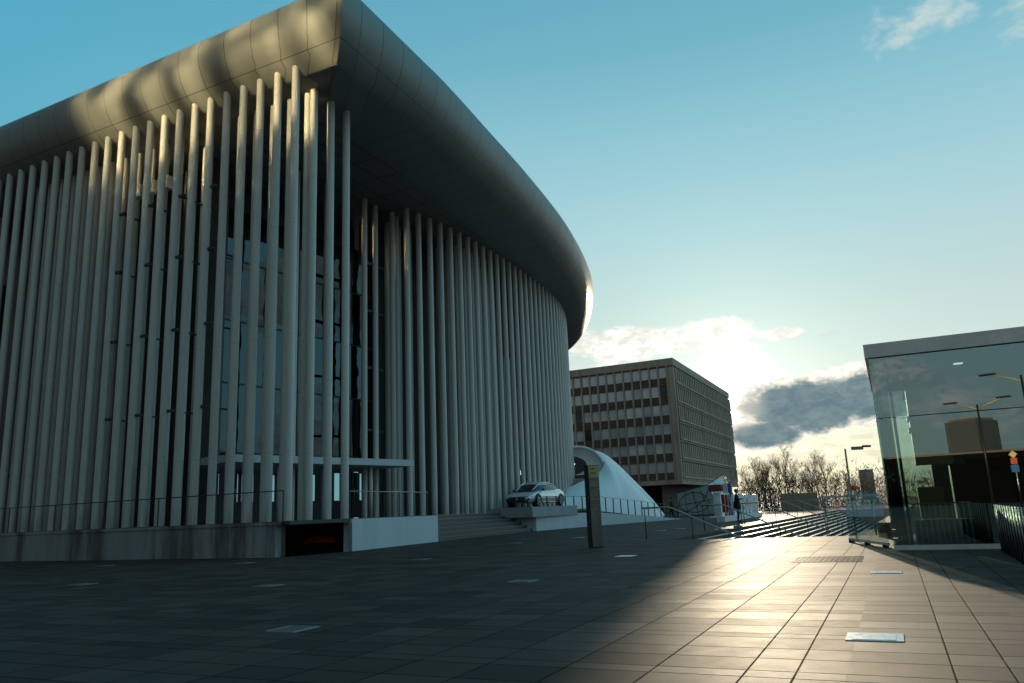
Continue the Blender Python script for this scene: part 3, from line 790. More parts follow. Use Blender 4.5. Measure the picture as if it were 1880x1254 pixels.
# ------------------------------------------------------------------ cars
def make_car(name, label, paint, group=None, scale=1.):
    root = thing(name, label, 'car', (0, 0, 0), group)
    # local frame: +x forward, +y left, z up ; length 4.95
    # body loft below the window line
    st = [  # x, half width, underside, waist z (shoulder), top z (bonnet / deck), top half width
        (-2.44, .62, .52, .72, .80, .40), (-2.40, .78, .36, .78, .92, .55), (-2.2, .88, .28, .84, 1.03, .70), (-1.8, .935, .24, .86, 1.06, .76), (-1.2, .955, .22, .86, 1.03, .80),
        (-.4, .96, .20, .84, .98, .82), (.5, .96, .20, .83, .96, .82), (1.1, .955, .22, .82, .94, .80), (1.6, .94, .24, .78, .88, .74), (2.0, .90, .24, .72, .79, .66), (2.3, .82, .26, .62, .69, .55), (2.45, .66, .30, .52, .58, .42), (2.50, .5, .36, .46, .50, .3)]
    rows = []
    for x, w, zb, zw, zt_, tw in st:
        half = [(.0, zb), (w * .72, zb), (w * .93, zb + .08), (w, (zb + zw) * .5), (w * .985, zw), (w * .93, zw + (zt_ - zw) * .45), (tw, zt_ - .015), (tw * .5, zt_ + .012), (0, zt_ + .02)]
        row = [V((x, y, z)) for y, z in half] + [V((x, -y, z)) for y, z in half[-2:0:-1]]
        rows.append(row)
    m = MB(); vs = m.grid(rows, True, True); m.b.faces.new(vs[0]); m.b.faces.new(vs[-1][::-1])
    body = obj('body', m, paint, root)
    # cabin: arched greenhouse of dark glass, roof skin and pillars in paint
    cab = [(-1.95, .62, 1.045, 1.05), (-1.6, .70, 1.05, 1.19), (-1.1, .745, 1.02, 1.35), (-.5, .76, .985, 1.46), (.0, .765, .97, 1.495), (.45, .76, .96, 1.47), (.9, .73, .95, 1.32), (1.3, .69, .93, 1.10), (1.55, .64, .90, .95)]
    rows = []
    for x, w, zl, zr in cab:
        rw = w * .74
        half = [(w + .06, zl - .05), (w, zl + (zr - zl) * .35), (rw + .03, zr - .05 * (zr - zl) / .5), (rw * .6, zr), (0, zr + .012)]
        rows.append([V((x, y, z)) for y, z in half] + [V((x, -y, z)) for y, z in half[-2::-1]])
    m = MB(); m.grid(rows, True); obj('windows', m, 'car_black', root)
    rows = []
    for x, w, zl, zr in cab[1:7]:
        rw = w * .74 + .02; rows.append([V((x, y, z + .012)) for y, z in ((rw + .012, zr - .06 * (zr - zl) / .5), (rw * .6, zr + .004), (0, zr + .016), (-rw * .6, zr + .004), (-rw - .012, zr - .06 * (zr - zl) / .5))])
    m = MB(); m.grid(rows, True); g_ = m
    obj('roof', m, paint, root)
    for s_ in (1, -1):
        m = MB()
        pts = []
        for x, w, zl, zr in cab: pts.append(V((x, s_ * (w * .74 + .045), zr - .045 * (zr - zl) / .5 - .005)))
        m.tube(pts, [.03, .05, .045, .035, .035, .035, .035, .035, .03], 6); obj('roof_pillar', m, paint, root)
    # side glass reads lighter than the windscreen
    for s_ in (1, -1):
        rows = []
        for x, w, zl, zr in cab[2:7]:
            rw = w * .74
            rows.append([V((x, s_ * (w + .012), zl + .035)), V((x, s_ * (rw + .075), zr - .11))])
        m = MB(); m.grid(rows, True); obj('side_window', m, 'side_glass', root)
        m = MB(); m.ball((.98, s_ * 1.0, 1.0), (.09, .10, .07), 10); m.box((.98, s_ * .9, .96), (.06, .16, .03)); obj('mirror', m, 'car_black', root)
        # headlight: slim wedge
        m = MB(); m.grid([[V((2.36, s_ * .42, .66)), V((2.395, s_ * .42, .60))], [V((2.26, s_ * .66, .705)), V((2.31, s_ * .68, .63))], [V((2.08, s_ * .84, .745)), V((2.13, s_ * .86, .69))]], False)
        for v in m.b.verts: v.co.x += .035; v.co.y += s_ * .012; v.co.z += .012
        obj('headlight', m, 'lamp_glass', root)
        m = MB(); m.grid([[V((2.47, s_ * .48, .50)), V((2.485, s_ * .5, .36))], [V((2.36, s_ * .74, .52)), V((2.40, s_ * .76, .34))]], False)
        for v in m.b.verts: v.co.x += .03; v.co.y += s_ * .02
        obj('bumper_intake', m, 'car_black', root)
        m = MB(); m.grid([[V((.98, s_ * .972, .30)), V((.98, s_ * .972, .26))], [V((-.98, s_ * .972, .30)), V((-.98, s_ * .972, .26))]], False); obj('sill_trim', m, 'alloy', root)
        m = MB()
        for xh in (.45, -.55): m.tube([V((xh, s_ * .965, .80)), V((xh - .2, s_ * .968, .80))], .013, 6)
        obj('door_handle', m, 'alloy', root)
    m = MB(); m.grid([[V((2.565, y, z)) for z in (.26, .36, .48, .60)] for y in (-.70, -.5, -.25, 0, .25, .5, .70)], True)
    for v in m.b.verts:
        v.co.x -= (abs(v.co.y) / .70) ** 2 * .13 + max(v.co.z - .48, 0) * .55
    obj('grille', m, 'car_black', root)
    m = MB(); m.lathe((2.53, 0, .46), (1, 0, 0), [(.0, .055), (.05, .055), (.06, .05), (.07, .035)], 14); obj('badge', m, 'alloy', root)
    m = MB(); m.grid([[V((-2.43, -.7, .80)), V((-2.43, -.7, .74))], [V((-2.46, 0, .84)), V((-2.46, 0, .78))], [V((-2.43, .7, .80)), V((-2.43, .7, .74))]], False)
    for v in m.b.verts: v.co.x -= .03
    obj('tail_light', m, 'sign_red', root)
    for x in (1.56, -1.56):
        for s_ in (1, -1):
            c = V((x, s_ * .86, .36))
            m = MB(); m.lathe(c, (0, s_, 0), [(.24, -.10), (.335, -.10), (.36, -.07), (.36, .08), (.335, .115), (.27, .118)], 28)
            wh = obj('wheel', m, 'tyre', root)
            m = MB(); m.lathe(c, (0, s_, 0), [(.0, .085), (.05, .09), (.06, .07)], 16)
            m.lathe(c, (0, s_, 0), [(.27, .116), (.25, .10), (.245, .05)], 28)
            for k in range(5):
                a_ = 2 * PI * k / 5
                for da in (-.16, .16):
                    p0 = c + V((math.cos(a_) * .05, s_ * .085, math.sin(a_) * .05)); p1 = c + V((math.cos(a_ + da) * .255, s_ * .10, math.sin(a_ + da) * .255))
                    m.tube([p0, p1], [.022, .018], 5)
            obj('rim', m, 'alloy', wh)
            m = MB(); m.lathe(c, (0, s_, 0), [(.0, .04), (.24, .04)], 24); obj('brake_disc', m, 'car_black', wh)
            # arch lip
            m = MB(); m.tube([c + V((math.cos(a_) * .40, s_ * .088, math.sin(a_) * .40)) for a_ in [math.radians(q) for q in range(-8, 189, 14)]], .022, 5); obj('wheel_arch', m, 'car_black', root)
    return root
glass_mat('side_glass', (.35, .42, .44), 1., .02, .30)
car = make_car('car', 'silver fastback car displayed on a stone slab in front of the columns', 'car_silver')
car.location = (1.08, 48.9, 1.375); car.rotation_euler = (0, 0, math.atan2(-.88, -.47))
red = make_car('car', 'red car low in the dark ramp opening, pillars blacked out so only its roof reads as lit', 'car_red')
red.location = (-7.5, 30.3, -.93); red.rotation_euler = (0, .075, math.atan2(-.985, .17))
for c_ in kids(red):
    if c_.name.startswith('roof_pillar'): c_.data.materials.clear(); c_.data.materials.append(MATS['car_black'])  # pillars coloured black for shade, leaving just the roof band red
m = MB(); d = V((-.47, -.88, 0)); s_ = V((.88, -.47, 0)); cc = V((1.06, 48.95, 0))
m.quadbox(cc - d * 2.95 - s_ * 1.5 + V((0, 0, .80)), d * 6.3, s_ * 2.95, V((0, 0, .57)))
tag(obj('stone_slab', m, 'concrete', loc=(1.06, 48.95, .9)), 'low grey block that the silver car stands on', 'platform')

# ------------------------------------------------------------------ pylon sign
t = thing('information_pylon', 'tall narrow dark metal information pylon with a golden top panel standing on the square', 'pylon', (2.28, 24.0, 0))
PU = V((math.cos(.44), math.sin(.44), 0)); PN = V((-math.sin(.44), math.cos(.44), 0)); PO = V((2.13, 23.9, 0))
pm('grate_iron', (.055, .047, .038), .6, metal=.2, var=.2, vscale=8)
pm('site_brown', (.26, .17, .11), .8, var=.2)
pm('pylon_side', (.012, .010, .009), .5, var=.2)
m2 = MB(); m2.quadbox(PO, PU * .37, PN * .24, V((0, 0, 2.43))); obj('post', m2, 'pylon_side', t)
m = MB(); m.quadbox(PO + PU * .012 - PN * .012 + V((0, 0, .03)), PU * .35, PN * .01, V((0, 0, 2.02))); fp = obj('face_panel', m, 'pylon_brown', t)
m = MB(); m.quadbox(PO + PU * .012 - PN * .014 + V((0, 0, 2.055)), PU * .35, PN * .012, V((0, 0, .36))); gp = obj('top_panel', m, 'pylon_gold', t)
m = MB()
def textline(m, z, n, h, x0=.05, mx=.30):
    x = x0
    for k in range(n):
        w_ = random.uniform(.02, .05)
        if x + w_ > mx: break
        m.quadbox(PO + PU * x - PN * .018 + V((0, 0, z)), PU * w_, PN * .003, V((0, 0, h))); x += w_ + .015
for z, h in ((2.30, .05), (2.17, .05)): textline(m, z, 6, h, .06, .26)
obj('lettering', m, 'pylon_text', gp)
m = MB()
for z in (1.92, 1.86, 1.80, 1.5, 1.4): textline(m, z, 9, .025, .05, .32)
for i in range(26): 
    x, z = random.uniform(.05, .32), random.uniform(.75, 1.7); m.quadbox(PO + PU * x - PN * .018 + V((0, 0, z)), PU * random.uniform(.01, .06) + V((0, 0, random.uniform(-.04, .04))), PN * .003, V((0, 0, random.uniform(.008, .03))))
obj('map_print', m, 'pylon_gold', fp)

# ------------------------------------------------------------------ plates and grating in the paving
PL = [(2.93, 6.93, .44, .40, 'plate_white', 'large white light plate in the paving nearest the camera on the right'),
      (5.62, 12.56, .44, .40, 'plate_white', 'white light plate in the paving beside the glass box shadow'),
      (2.51, 19.36, .44, .44, 'plate_white', 'bright light plate in the paving just right of the pylon foot'),
      (.02, 13.69, .42, .42, 'plate_steel', 'light plate in the dark paving centred between the pylon and the camera'),
      (-2.51, 8.93, .42, .42, 'plate_steel', 'nearest steel light plate in the shaded left half of the square'),
      (-4.68, 15.0, .42, .42, 'plate_steel', 'steel light plate below the red car on the shaded square'),
      (-2.68, 21.65, .42, .42, 'plate_steel', 'steel light plate in front of the pale wall'),
      (-.17, 30.05, .42, .42, 'plate_steel', 'steel light plate in front of the entrance steps'),
      (2.41, 32.98, .42, .42, 'plate_steel', 'steel light plate left behind the pylon'),
      (-9.41, 17.37, .42, .42, 'plate_steel', 'dim light plate far left on the shaded square'),
      (-13.21, 25.6, .42, .42, 'plate_steel', 'dim light plate close to the long stained wall'),
      (-8.06, 23.6, .42, .42, 'plate_steel', 'dim light plate near the right end of the stained wall'),
      (-18.29, 28.0, .42, .42, 'plate_steel', 'faint light plate at the far left edge by the stained wall'),
      (6.6, 37.6, .42, .42, 'plate_steel', 'small light plate on the square before the tapering ramp wall'),
      (7.9, 39.6, .42, .42, 'plate_steel', 'farthest small light plate on the square before the ramp wall')]
for x, y, a_, b_, mt, lab in PL:
    p = V((x, y, 0)); t = thing('light_plate', lab, 'floor light', tuple(p), 'light plates set in the paving')
    m = MB(); o = p - E2 * a_ / 2 - E1 * b_ / 2
    m.quadbox(o + V((0, 0, -.01)), E2 * a_, E1 * b_, V((0, 0, .016))); obj('frame', m, mt if mt == 'plate_white' else 'plate_rim', t)
    m = MB(); m.quadbox(o + E2 * a_ * .13 + E1 * .03 + V((0, 0, .0065)), E2 * a_ * .74, E1 * (b_ - .06), V((0, 0, .003))); obj('cover', m, 'plate_white' if mt == 'plate_white' else 'plate_steel', t)
m = MB(); o = V((5.05, 15.3, 0))
m.quadbox(o + V((0, 0, -.004)), E2 * 1.25, E1 * 1.52, V((0, 0, .0055)))
for i in range(14): m.quadbox(o + E2 * (i * .095) + V((0, 0, .001)), E2 * .016, E1 * 1.52, V((0, 0, .004)))
for i in range(26): m.quadbox(o + E1 * (i * .06) + V((0, 0, .001)), E2 * 1.25, E1 * .018, V((0, 0, .0055)))
tag(obj('drain_grating', m, 'grate_iron', loc=tuple(o)), 'square metal drain grating in the sunlit paving', 'grating')

# ------------------------------------------------------------------ white leaf shaped ramp building at the hall's side
def build_shell():
    t = thing('entrance_shell', 'white sheet-clad shell like a sliced cone with an oval opening beside the hall', 'pavilion', (8., 66., 0))
    tip = V((12.15, 68., .15))
    ringc = V((4.95, 66., 4.1)); 
    # oval rim of the opening
    def rim(a_, k=1.): return ringc + V((math.cos(a_) * 2.5 * k, .25 * math.cos(a_), math.sin(a_) * 2.25 * k + math.cos(a_) * .12))
    N = 40
    # skirt: from the rim's right/lower edge and the hall-side arch to the base line and the tip
    top = [V((2.0, 60.5, 1.55)), V((3.1, 60.8, 2.35)), V((4.3, 61.8, 2.95)), V((5.45, 63., 3.42)), V((6.3, 64.2, 3.75)), V((6.9, 65.2, 4.2)), V((7.38, 66., 4.85)), V((7.55, 66.6, 5.05)), V((8.1, 67., 4.75)), V((9.2, 67.4, 3.65)), V((10.4, 67.7, 2.4)), V((11.4, 67.9, 1.25)), tip]
    bot = [V((1.2, 58.2, 1.0)), V((2.6, 58.6, 1.0)), V((4.0, 59.3, .95)), V((5.2, 60., .95)), V((6.2, 60.8, .9)), V((7.0, 61.6, .8)), V((7.8, 62.5, .7)), V((8.4, 63.2, .6)), V((9.2, 64.2, .5)), V((10.2, 65.4, .35)), V((11.0, 66.4, .22)), V((11.7, 67.3, .1)), tip + V((.05, -.05, -.1))]
    top = cr(top, 3); bot = cr(bot, 3)
    rows = []
    for k in range(9):
        s_ = k / 8; rows.append([b_ + (a_ - b_) * s_ + V((.25, -.55, .28)) * (math.sin(PI * s_) * min(1, (a_ - b_).length / 5)) for a_, b_ in zip(top, bot)])
    m = MB(); m.grid(rows, True); obj('skirt', m, 'white_panels', t)
    # back slope above the ridge
    ridge = top[18:]
    back = [V((5.6, 69.5, 6.35)), V((7.2, 69.5, 6.0)), V((8.6, 69.6, 4.9)), V((9.8, 69.5, 3.6)), V((11., 69.2, 2.2)), V((11.9, 68.8, 1.0)), tip + V((.3, .4, -.1))]
    back = cr(back, 3)
    n_ = len(ridge); bk = [back[min(int(i * (len(back) - 1) / (n_ - 1) + .5), len(back) - 1)] for i in range(n_)]
    rows = []
    for k in range(6):
        s_ = k / 5; rows.append([a_ + (b_ - a_) * s_ + V((.1, 0, .22)) * math.sin(PI * s_) for a_, b_ in zip(ridge, bk)])
    m = MB(); m.grid(rows, True); obj('back_slope', m, 'white_sheet', t)
    # rim band (outer collar) and inner collar
    angs = [-.55 + i * (PI * 1.25) / N for i in range(N + 1)]
    m = MB(); m.grid([[rim(a_, 1.0) for a_ in angs], [rim(a_, 1.0) + V((0, .9, 0)) for a_ in angs], [rim(a_, .93) + V((0, .75, 0)) for a_ in angs], [rim(a_, .90) + V((0, -.02, 0)) for a_ in angs], [rim(a_, .96) + V((0, -.12, 0)) for a_ in angs], [rim(a_, 1.0) for a_ in angs]], True)
    obj('rim', m, 'white_sheet', t)
    m = MB(); c0 = [rim(a_, .90) + V((0, .1, 0)) for a_ in [2 * PI * i / N for i in range(N + 1)]]
    c1 = [ringc + V((-.62, .50, .62)) + V((math.cos(a_) * 1.55, 0, math.sin(a_) * .82)) for a_ in [2 * PI * i / N for i in range(N + 1)]]
    m.grid([c0, [(p + q) / 2 + V((.1, .1, -.05)) for p, q in zip(c0, c1)], c1], True); obj('collar', m, 'white_panels', t)
    m = MB(); m.poly([p + V((0, .05, 0)) for p in c1[:-1]]); obj('opening', m, 'dark_wall', t)  # flat dark sheet fills the oval, standing in for shade inside
    m = MB()
    for dx in (-.75, -.35): m.quadbox(ringc + V((dx - .1, .53, .1)), V((.14, 0, 0)), V((0, .03, 0)), V((.25, 0, .7)))
    obj('light_slot', m, 'lit_lamp', t)
    # porch under the left arch
    m = MB(); m.quadbox(V((1.6, 63.2, 3.1)), V((4.2, .3, 0)), V((0, 2.4, 0)), V((0, 0, .42))); obj('porch_slab', m, 'concrete', t)
    m = MB(); m.quadbox(V((1.0, 65.8, .9)), V((6.6, .2, 0)), V((0, .2, 0)), V((0, 0, 3.0))); obj('porch_wall', m, 'dark_wall', t)
build_shell()

# ------------------------------------------------------------------ office block
def build_office():
    c = V((26.9, 130., 0)); dl = V((-.89, .455, 0)).normalized(); dr = V((.424, .906, 0)).normalized()
    nl, nr = V((-.455, -.89, 0)).normalized(), V((.906, -.424, 0)).normalized()
    t = thing('office_block', 'brown concrete office block with rows of square windows, the sun at its right corner', 'office building', tuple(c))
    nb, pitch = 16, 1.57; LL = nb * pitch + .9; RL = 51.5; H0, H1 = 4.45, 25.5; fh = 3.27
    core = MB(); core.prism([tuple((c - nl * .9 - nr * .9)[:2]), tuple((c + dl * LL - nl * .9)[:2]), tuple((c + dl * LL + dr * RL)[:2]), tuple((c + dr * RL - nr * .9)[:2])], H0 + .05, H1 - .3)
    obj('core', core, 'office_dark', t)
    gf = MB(); gf.prism([tuple((c - nl * 5 - nr * 5 )[:2]), tuple((c + dl * LL - nl * 5)[:2]), tuple((c + dl * LL + dr * RL)[:2]), tuple((c + dr * (RL - 3) - nr * 5)[:2])], 0, H0 + .1)
    obj('ground_floor', gf, 'interior_dark', t)
    fr = MB()
    # parapet, soffit beam, corner post
    for z0, z1, pr in ((H1 - 1.25, H1, .16), (H0 - .0, H0 + .75, .12)):
        fr.quadbox(c + nl * pr + nr * pr + V((0, 0, z0)), dl * (LL + pr), -nl * (1.1 + pr), V((0, 0, z1 - z0)))
        fr.quadbox(c + nl * (pr - .004) + nr * pr + V((0, 0, z0 + .003)), dr * (RL + pr), -nr * (1.1 + pr), V((0, 0, z1 - z0 - .006)))
    fr.quadbox(c + nl * .14 + nr * .14 + V((0, 0, H0 + .76)), dl * 1.0, dr * .75, V((0, 0, H1 - H0 - 2.22)))
    fr.quadbox(c + dr * RL + nr * .10 + V((0, 0, H0 + .76)), -dr * .7, -nr * .8, V((0, 0, H1 - H0 - 2.22)))
    obj('facade_frame', fr, 'office_concrete', t)
    piers = MB(); sp = MB(); wn = 0
    z_base = H0 + .78
    for r in range(6):
        z = z_base + r * (H1 - 1.25 - z_base) / 6; fh = (H1 - 1.25 - z_base) / 6
        sp.quadbox(c + dl * 1.0 + V((0, 0, z)) + nl * (-.25), dl * (LL - 1.), -nl * .5, V((0, 0, fh * .36)))
        sp.quadbox(c + dl * 1.0 + V((0, 0, z + fh - .22)) + nl * .03, dl * (LL - 1.), -nl * .7, V((0, 0, .2)))
    obj('spandrel', sp, 'office_dark', t)
    for b_ in range(nb + 1):
        piers.quadbox(c + dl * (.92 + b_ * pitch) + nl * .10 + V((0, 0, z_base)), dl * .26, -nl * .75, V((0, 0, H1 - 1.26 - z_base)))
    obj('pier', piers, 'office_concrete', t)
    wins = []
    for r in range(5, -1, -1):
        z = z_base + r * fh + fh * .36
        for b_ in range(nb):
            m = MB(); lean = random.uniform(-.004, .004)
            m.quadbox(c + dl * (1.2 + b_ * pitch) - nl * (.20 + lean) + V((0, 0, z + .02)), dl * (pitch - .30), -nl * .05, V((0, 0, fh * .64 - .26)))
            k = random.random()
            pa = (.05, .12, .25, .45, .8, 1.)[r]; mt = 'blind_sky_a' if k < pa else ('blind_sky_b' if k < .95 else 'blind_c')  # paler tones in the upper rows stand in for reflected sky
            if r == 3 and b_ == 10: mt = 'blind_c'
            obj('window', m, mt, t); wn += 1
    # right front: storey high louvre rows with sill and head beams
    for r in range(6):
        z = z_base + r * fh
        m = MB(); n_ = 34; p_ = (RL - 1.6) / n_
        for i in range(n_ + 1):
            m.quadbox(c + dr * (.85 + i * p_) + nr * .30 + V((0, 0, z + .45)), dr * .55, -nr * .62, V((0, 0, fh - .75)))
        obj('louvre_row', m, 'office_concrete', t)
        m = MB(); m.quadbox(c + dr * .76 + nr * .42 + V((0, 0, z + .20)), dr * (RL - 1.5), -nr * .95, V((0, 0, .26))); m.quadbox(c + dr * .76 + nr * .2 + V((0, 0, z - .12)), dr * (RL - 1.5), -nr * .6, V((0, 0, .30)))
        obj('sill_beam', m, 'office_concrete', t)
        m = MB(); m.quadbox(c + dr * .9 - nr * .55 + V((0, 0, z + .5)), dr * (RL - 1.8), -nr * .05, V((0, 0, fh - .8)))
        obj('strip_window', m, 'blind_c', t)
    return t
def win_mat(name, col, base):
    m, nt, bs = new_mat(name); pos = nt.geo().outputs['Position']; x, y, z = nt.sep(pos)
    k = nt.noise(nt.xyz(nt.math('MULTIPLY', x, .35), nt.math('MULTIPLY', y, .35), nt.math('MULTIPLY', z, .9)), 1., 3)
    sl = nt.smooth(nt.math('FRACT', nt.math('MULTIPLY', z, 9.)), .35, .65, .82, 1.1)
    c = nt.mix(1., nt.mix(k, col, tuple(q * .6 for q in col)), nt.xyz(sl, sl, sl), 'MULTIPLY')
    nt.put(bs.inputs['Base Color'], c); bs.inputs['Roughness'].default_value = .12; bs.inputs['IOR'].default_value = base
    MATS[name] = m
win_mat('blind_sky_a', (.86, .86, .84), 2.1); win_mat('blind_sky_b', (.56, .57, .56), 2.); win_mat('blind_c', (.035, .032, .03), 1.55)  # pale blind tones also carry the bright sky mirrored in the panes
build_office()

# ------------------------------------------------------------------ slanted glass pavilion
def build_glass_wedge():
    t = thing('glass_wedge', 'slanted glass pavilion with curved dark frames below the office block', 'pavilion', (19., 82., 0))
    A, B, Cc, D, M_, N_ = V((16.2, 82., 0)), V((16.3, 82., 2.3)), V((21.15, 82., 3.95)), V((22.3, 82., .2)), V((19.2, 80.6, 3.0)), V((20.1, 79.8, .1))
    bk = V((2.0, 6., 0))
    def pane(name, q, mt):
        m = MB(); m.poly(q); obj(name, m, mt, t)
    pane('left_pane', [A, N_, M_, B], 'frosted_dim'); pane('right_pane', [N_, D, Cc, M_], 'frosted')
    pane('roof_pane', [B, M_, Cc, Cc + bk, B + bk], 'green_pane'); pane('side_pane', [D, D + bk, Cc + bk, Cc], 'green_pane'); pane('back_pane', [A, A + bk, B + bk, B], 'green_pane')
    m = MB()
    m.poly([A + bk, D + bk, Cc + bk, B + bk]); obj('back_wall', m, 'blind', t)
    m = MB(); r = .036
    for a_, b_ in ((A, N_), (N_, M_), (M_, B), (A, B), (N_, D), (D, Cc), (Cc, M_)): m.tube([a_, b_], r, 5)
    for f in (.25, .5, .75):
        m.tube([A + (N_ - A) * f, B + (M_ - B) * f], r * .7, 5)
    m.tube([A + (B - A) * .45, N_ + (M_ - N_) * .5], r * .7, 5)
    def on_r(u, v): 
        a_ = N_ + (D - N_) * u; b_ = M_ + (Cc - M_) * u; return a_ + (b_ - a_) * v + V((0, -.04, 0))
    def on_l(u, v):
        a_ = A + (N_ - A) * u; b_ = B + (M_ - B) * u; return a_ + (b_ - a_) * v + V((0, -.05, 0))
    m.tube([on_r(.5 + .42 * math.cos(q), .46 + .42 * math.sin(q)) for q in [2 * PI * i / 28 for i in range(29)]], r * .8, 5, cap=False)
    m.tube([on_r(0, .86), on_r(1, .86)], r * .7, 5); m.tube([on_r(.42, 0), on_r(.38, 1)], r * .7, 5); m.tube([on_r(0, .4), on_r(1, .36)], r * .6, 5)
    m.tube([on_l(.45 + .4 * math.cos(q), .5 + .38 * math.sin(q)) for q in [2 * PI * i / 28 for i in range(29)]], r * .8, 5, cap=False)
    m.tube([on_l(u / 10, .15 + .75 * (u / 10) ** 2) for u in range(11)], r * .7, 5)
    obj('frame', m, 'black_steel', t)
pm('frosted', (.74, .80, .77), .22, spec=.8, var=.08)
pm('frosted_dim', (.36, .42, .42), .18, spec=.9, var=.25, vscale=.8)
glass_mat('pavilion_glass', (.75, .85, .82), 1., .02, .25)
build_glass_wedge()

# ------------------------------------------------------------------ letter sign
def text_mesh(s_, size, depth):
    cu = bpy.data.curves.new('t', 'FONT'); cu.body = s_; cu.size = size; cu.extrude = depth / 2; cu.bevel_depth = .012; cu.offset = .012
    o = bpy.data.objects.new('t', cu); COL.objects.link(o)
    dg = bpy.context.evaluated_depsgraph_get(); me = bpy.data.meshes.new_from_object(o.evaluated_get(dg))
    bpy.data.objects.remove(o); bpy.data.curves.remove(cu)
    return me
def build_letters():
    o = V((12.2, 49.6, 0)); d = E1; nrm = E2
    t = thing('letter_sign', 'large free-standing letter sign in white, red and blue on a white plinth', 'letter sign', tuple(o))
    m = MB(); m.quadbox(o - d * .3 - nrm * .35, d * 15.4, nrm * .9, V((0, 0, .34))); obj('plinth', m, 'letter_white', t)
    m = MB(); m.quadbox(o - d * 1.4 - nrm * .6, d * 1.1, nrm * .9, V((0, 0, .30))); obj('plinth_end', m, 'concrete', t)
    x = .1; rot = Matrix((tuple(d), (0, 0, 1), tuple(nrm))).transposed().to_4x4()
    wid = {'L': 1.35, 'U': 1.5, 'X': 1.5, 'E': 1.35, 'M': 1.8, 'B': 1.4, 'O': 1.5, 'R': 1.45, 'G': 1.5}
    for i, ch in enumerate('LUXEMBOURG'):
        h = 1.38 if i else 1.5
        me = text_mesh(ch, h / .72, .42)
        xs = [v.co.x for v in me.vertices]; x0, x1 = min(xs), max(xs); k = (wid[ch] - .16) / (x1 - x0) * (1. if i else .9)
        for v in me.vertices: v.co.x = (v.co.x - x0) * k
        me.transform(rot); me.transform(Matrix.Translation(d * x + nrm * .1 + V((0, 0, .345))))
        mt = {1: 'letter_red', 2: 'letter_blue'}.get(i, 'letter_white')
        me.materials.clear(); me.materials.append(MATS[mt])
        ob = bpy.data.objects.new('letter', me); COL.objects.link(ob); ob.parent = t
        ob['label'] = {1: 'red letter U', 2: 'blue letter X'}.get(i, 'white letter ' + ch)
        x += wid[ch] * (1 if i else .9) + .06
    m = MB(); m.quadbox(o - d * .15 - nrm * .32 + V((0, 0, 1.86)) + d * .15, d * 1.1 , nrm * .75, V((0, 0, .42))); o2 = obj('cap_block', m, 'letter_red', t)
    m = MB(); m.quadbox(o + d * .5 + nrm * .46 + V((0, 0, 1.74)), d * .28, nrm * .26, V((0, 0, .60))); obj('white_block', m, 'letter_white', t)
    m = MB(); m.quadbox(o + d * .6 + nrm * .74 + V((0, 0, 1.74)), d * .3, nrm * .22, V((0, 0, .60))); obj('blue_block', m, 'letter_blue', t)
build_letters()

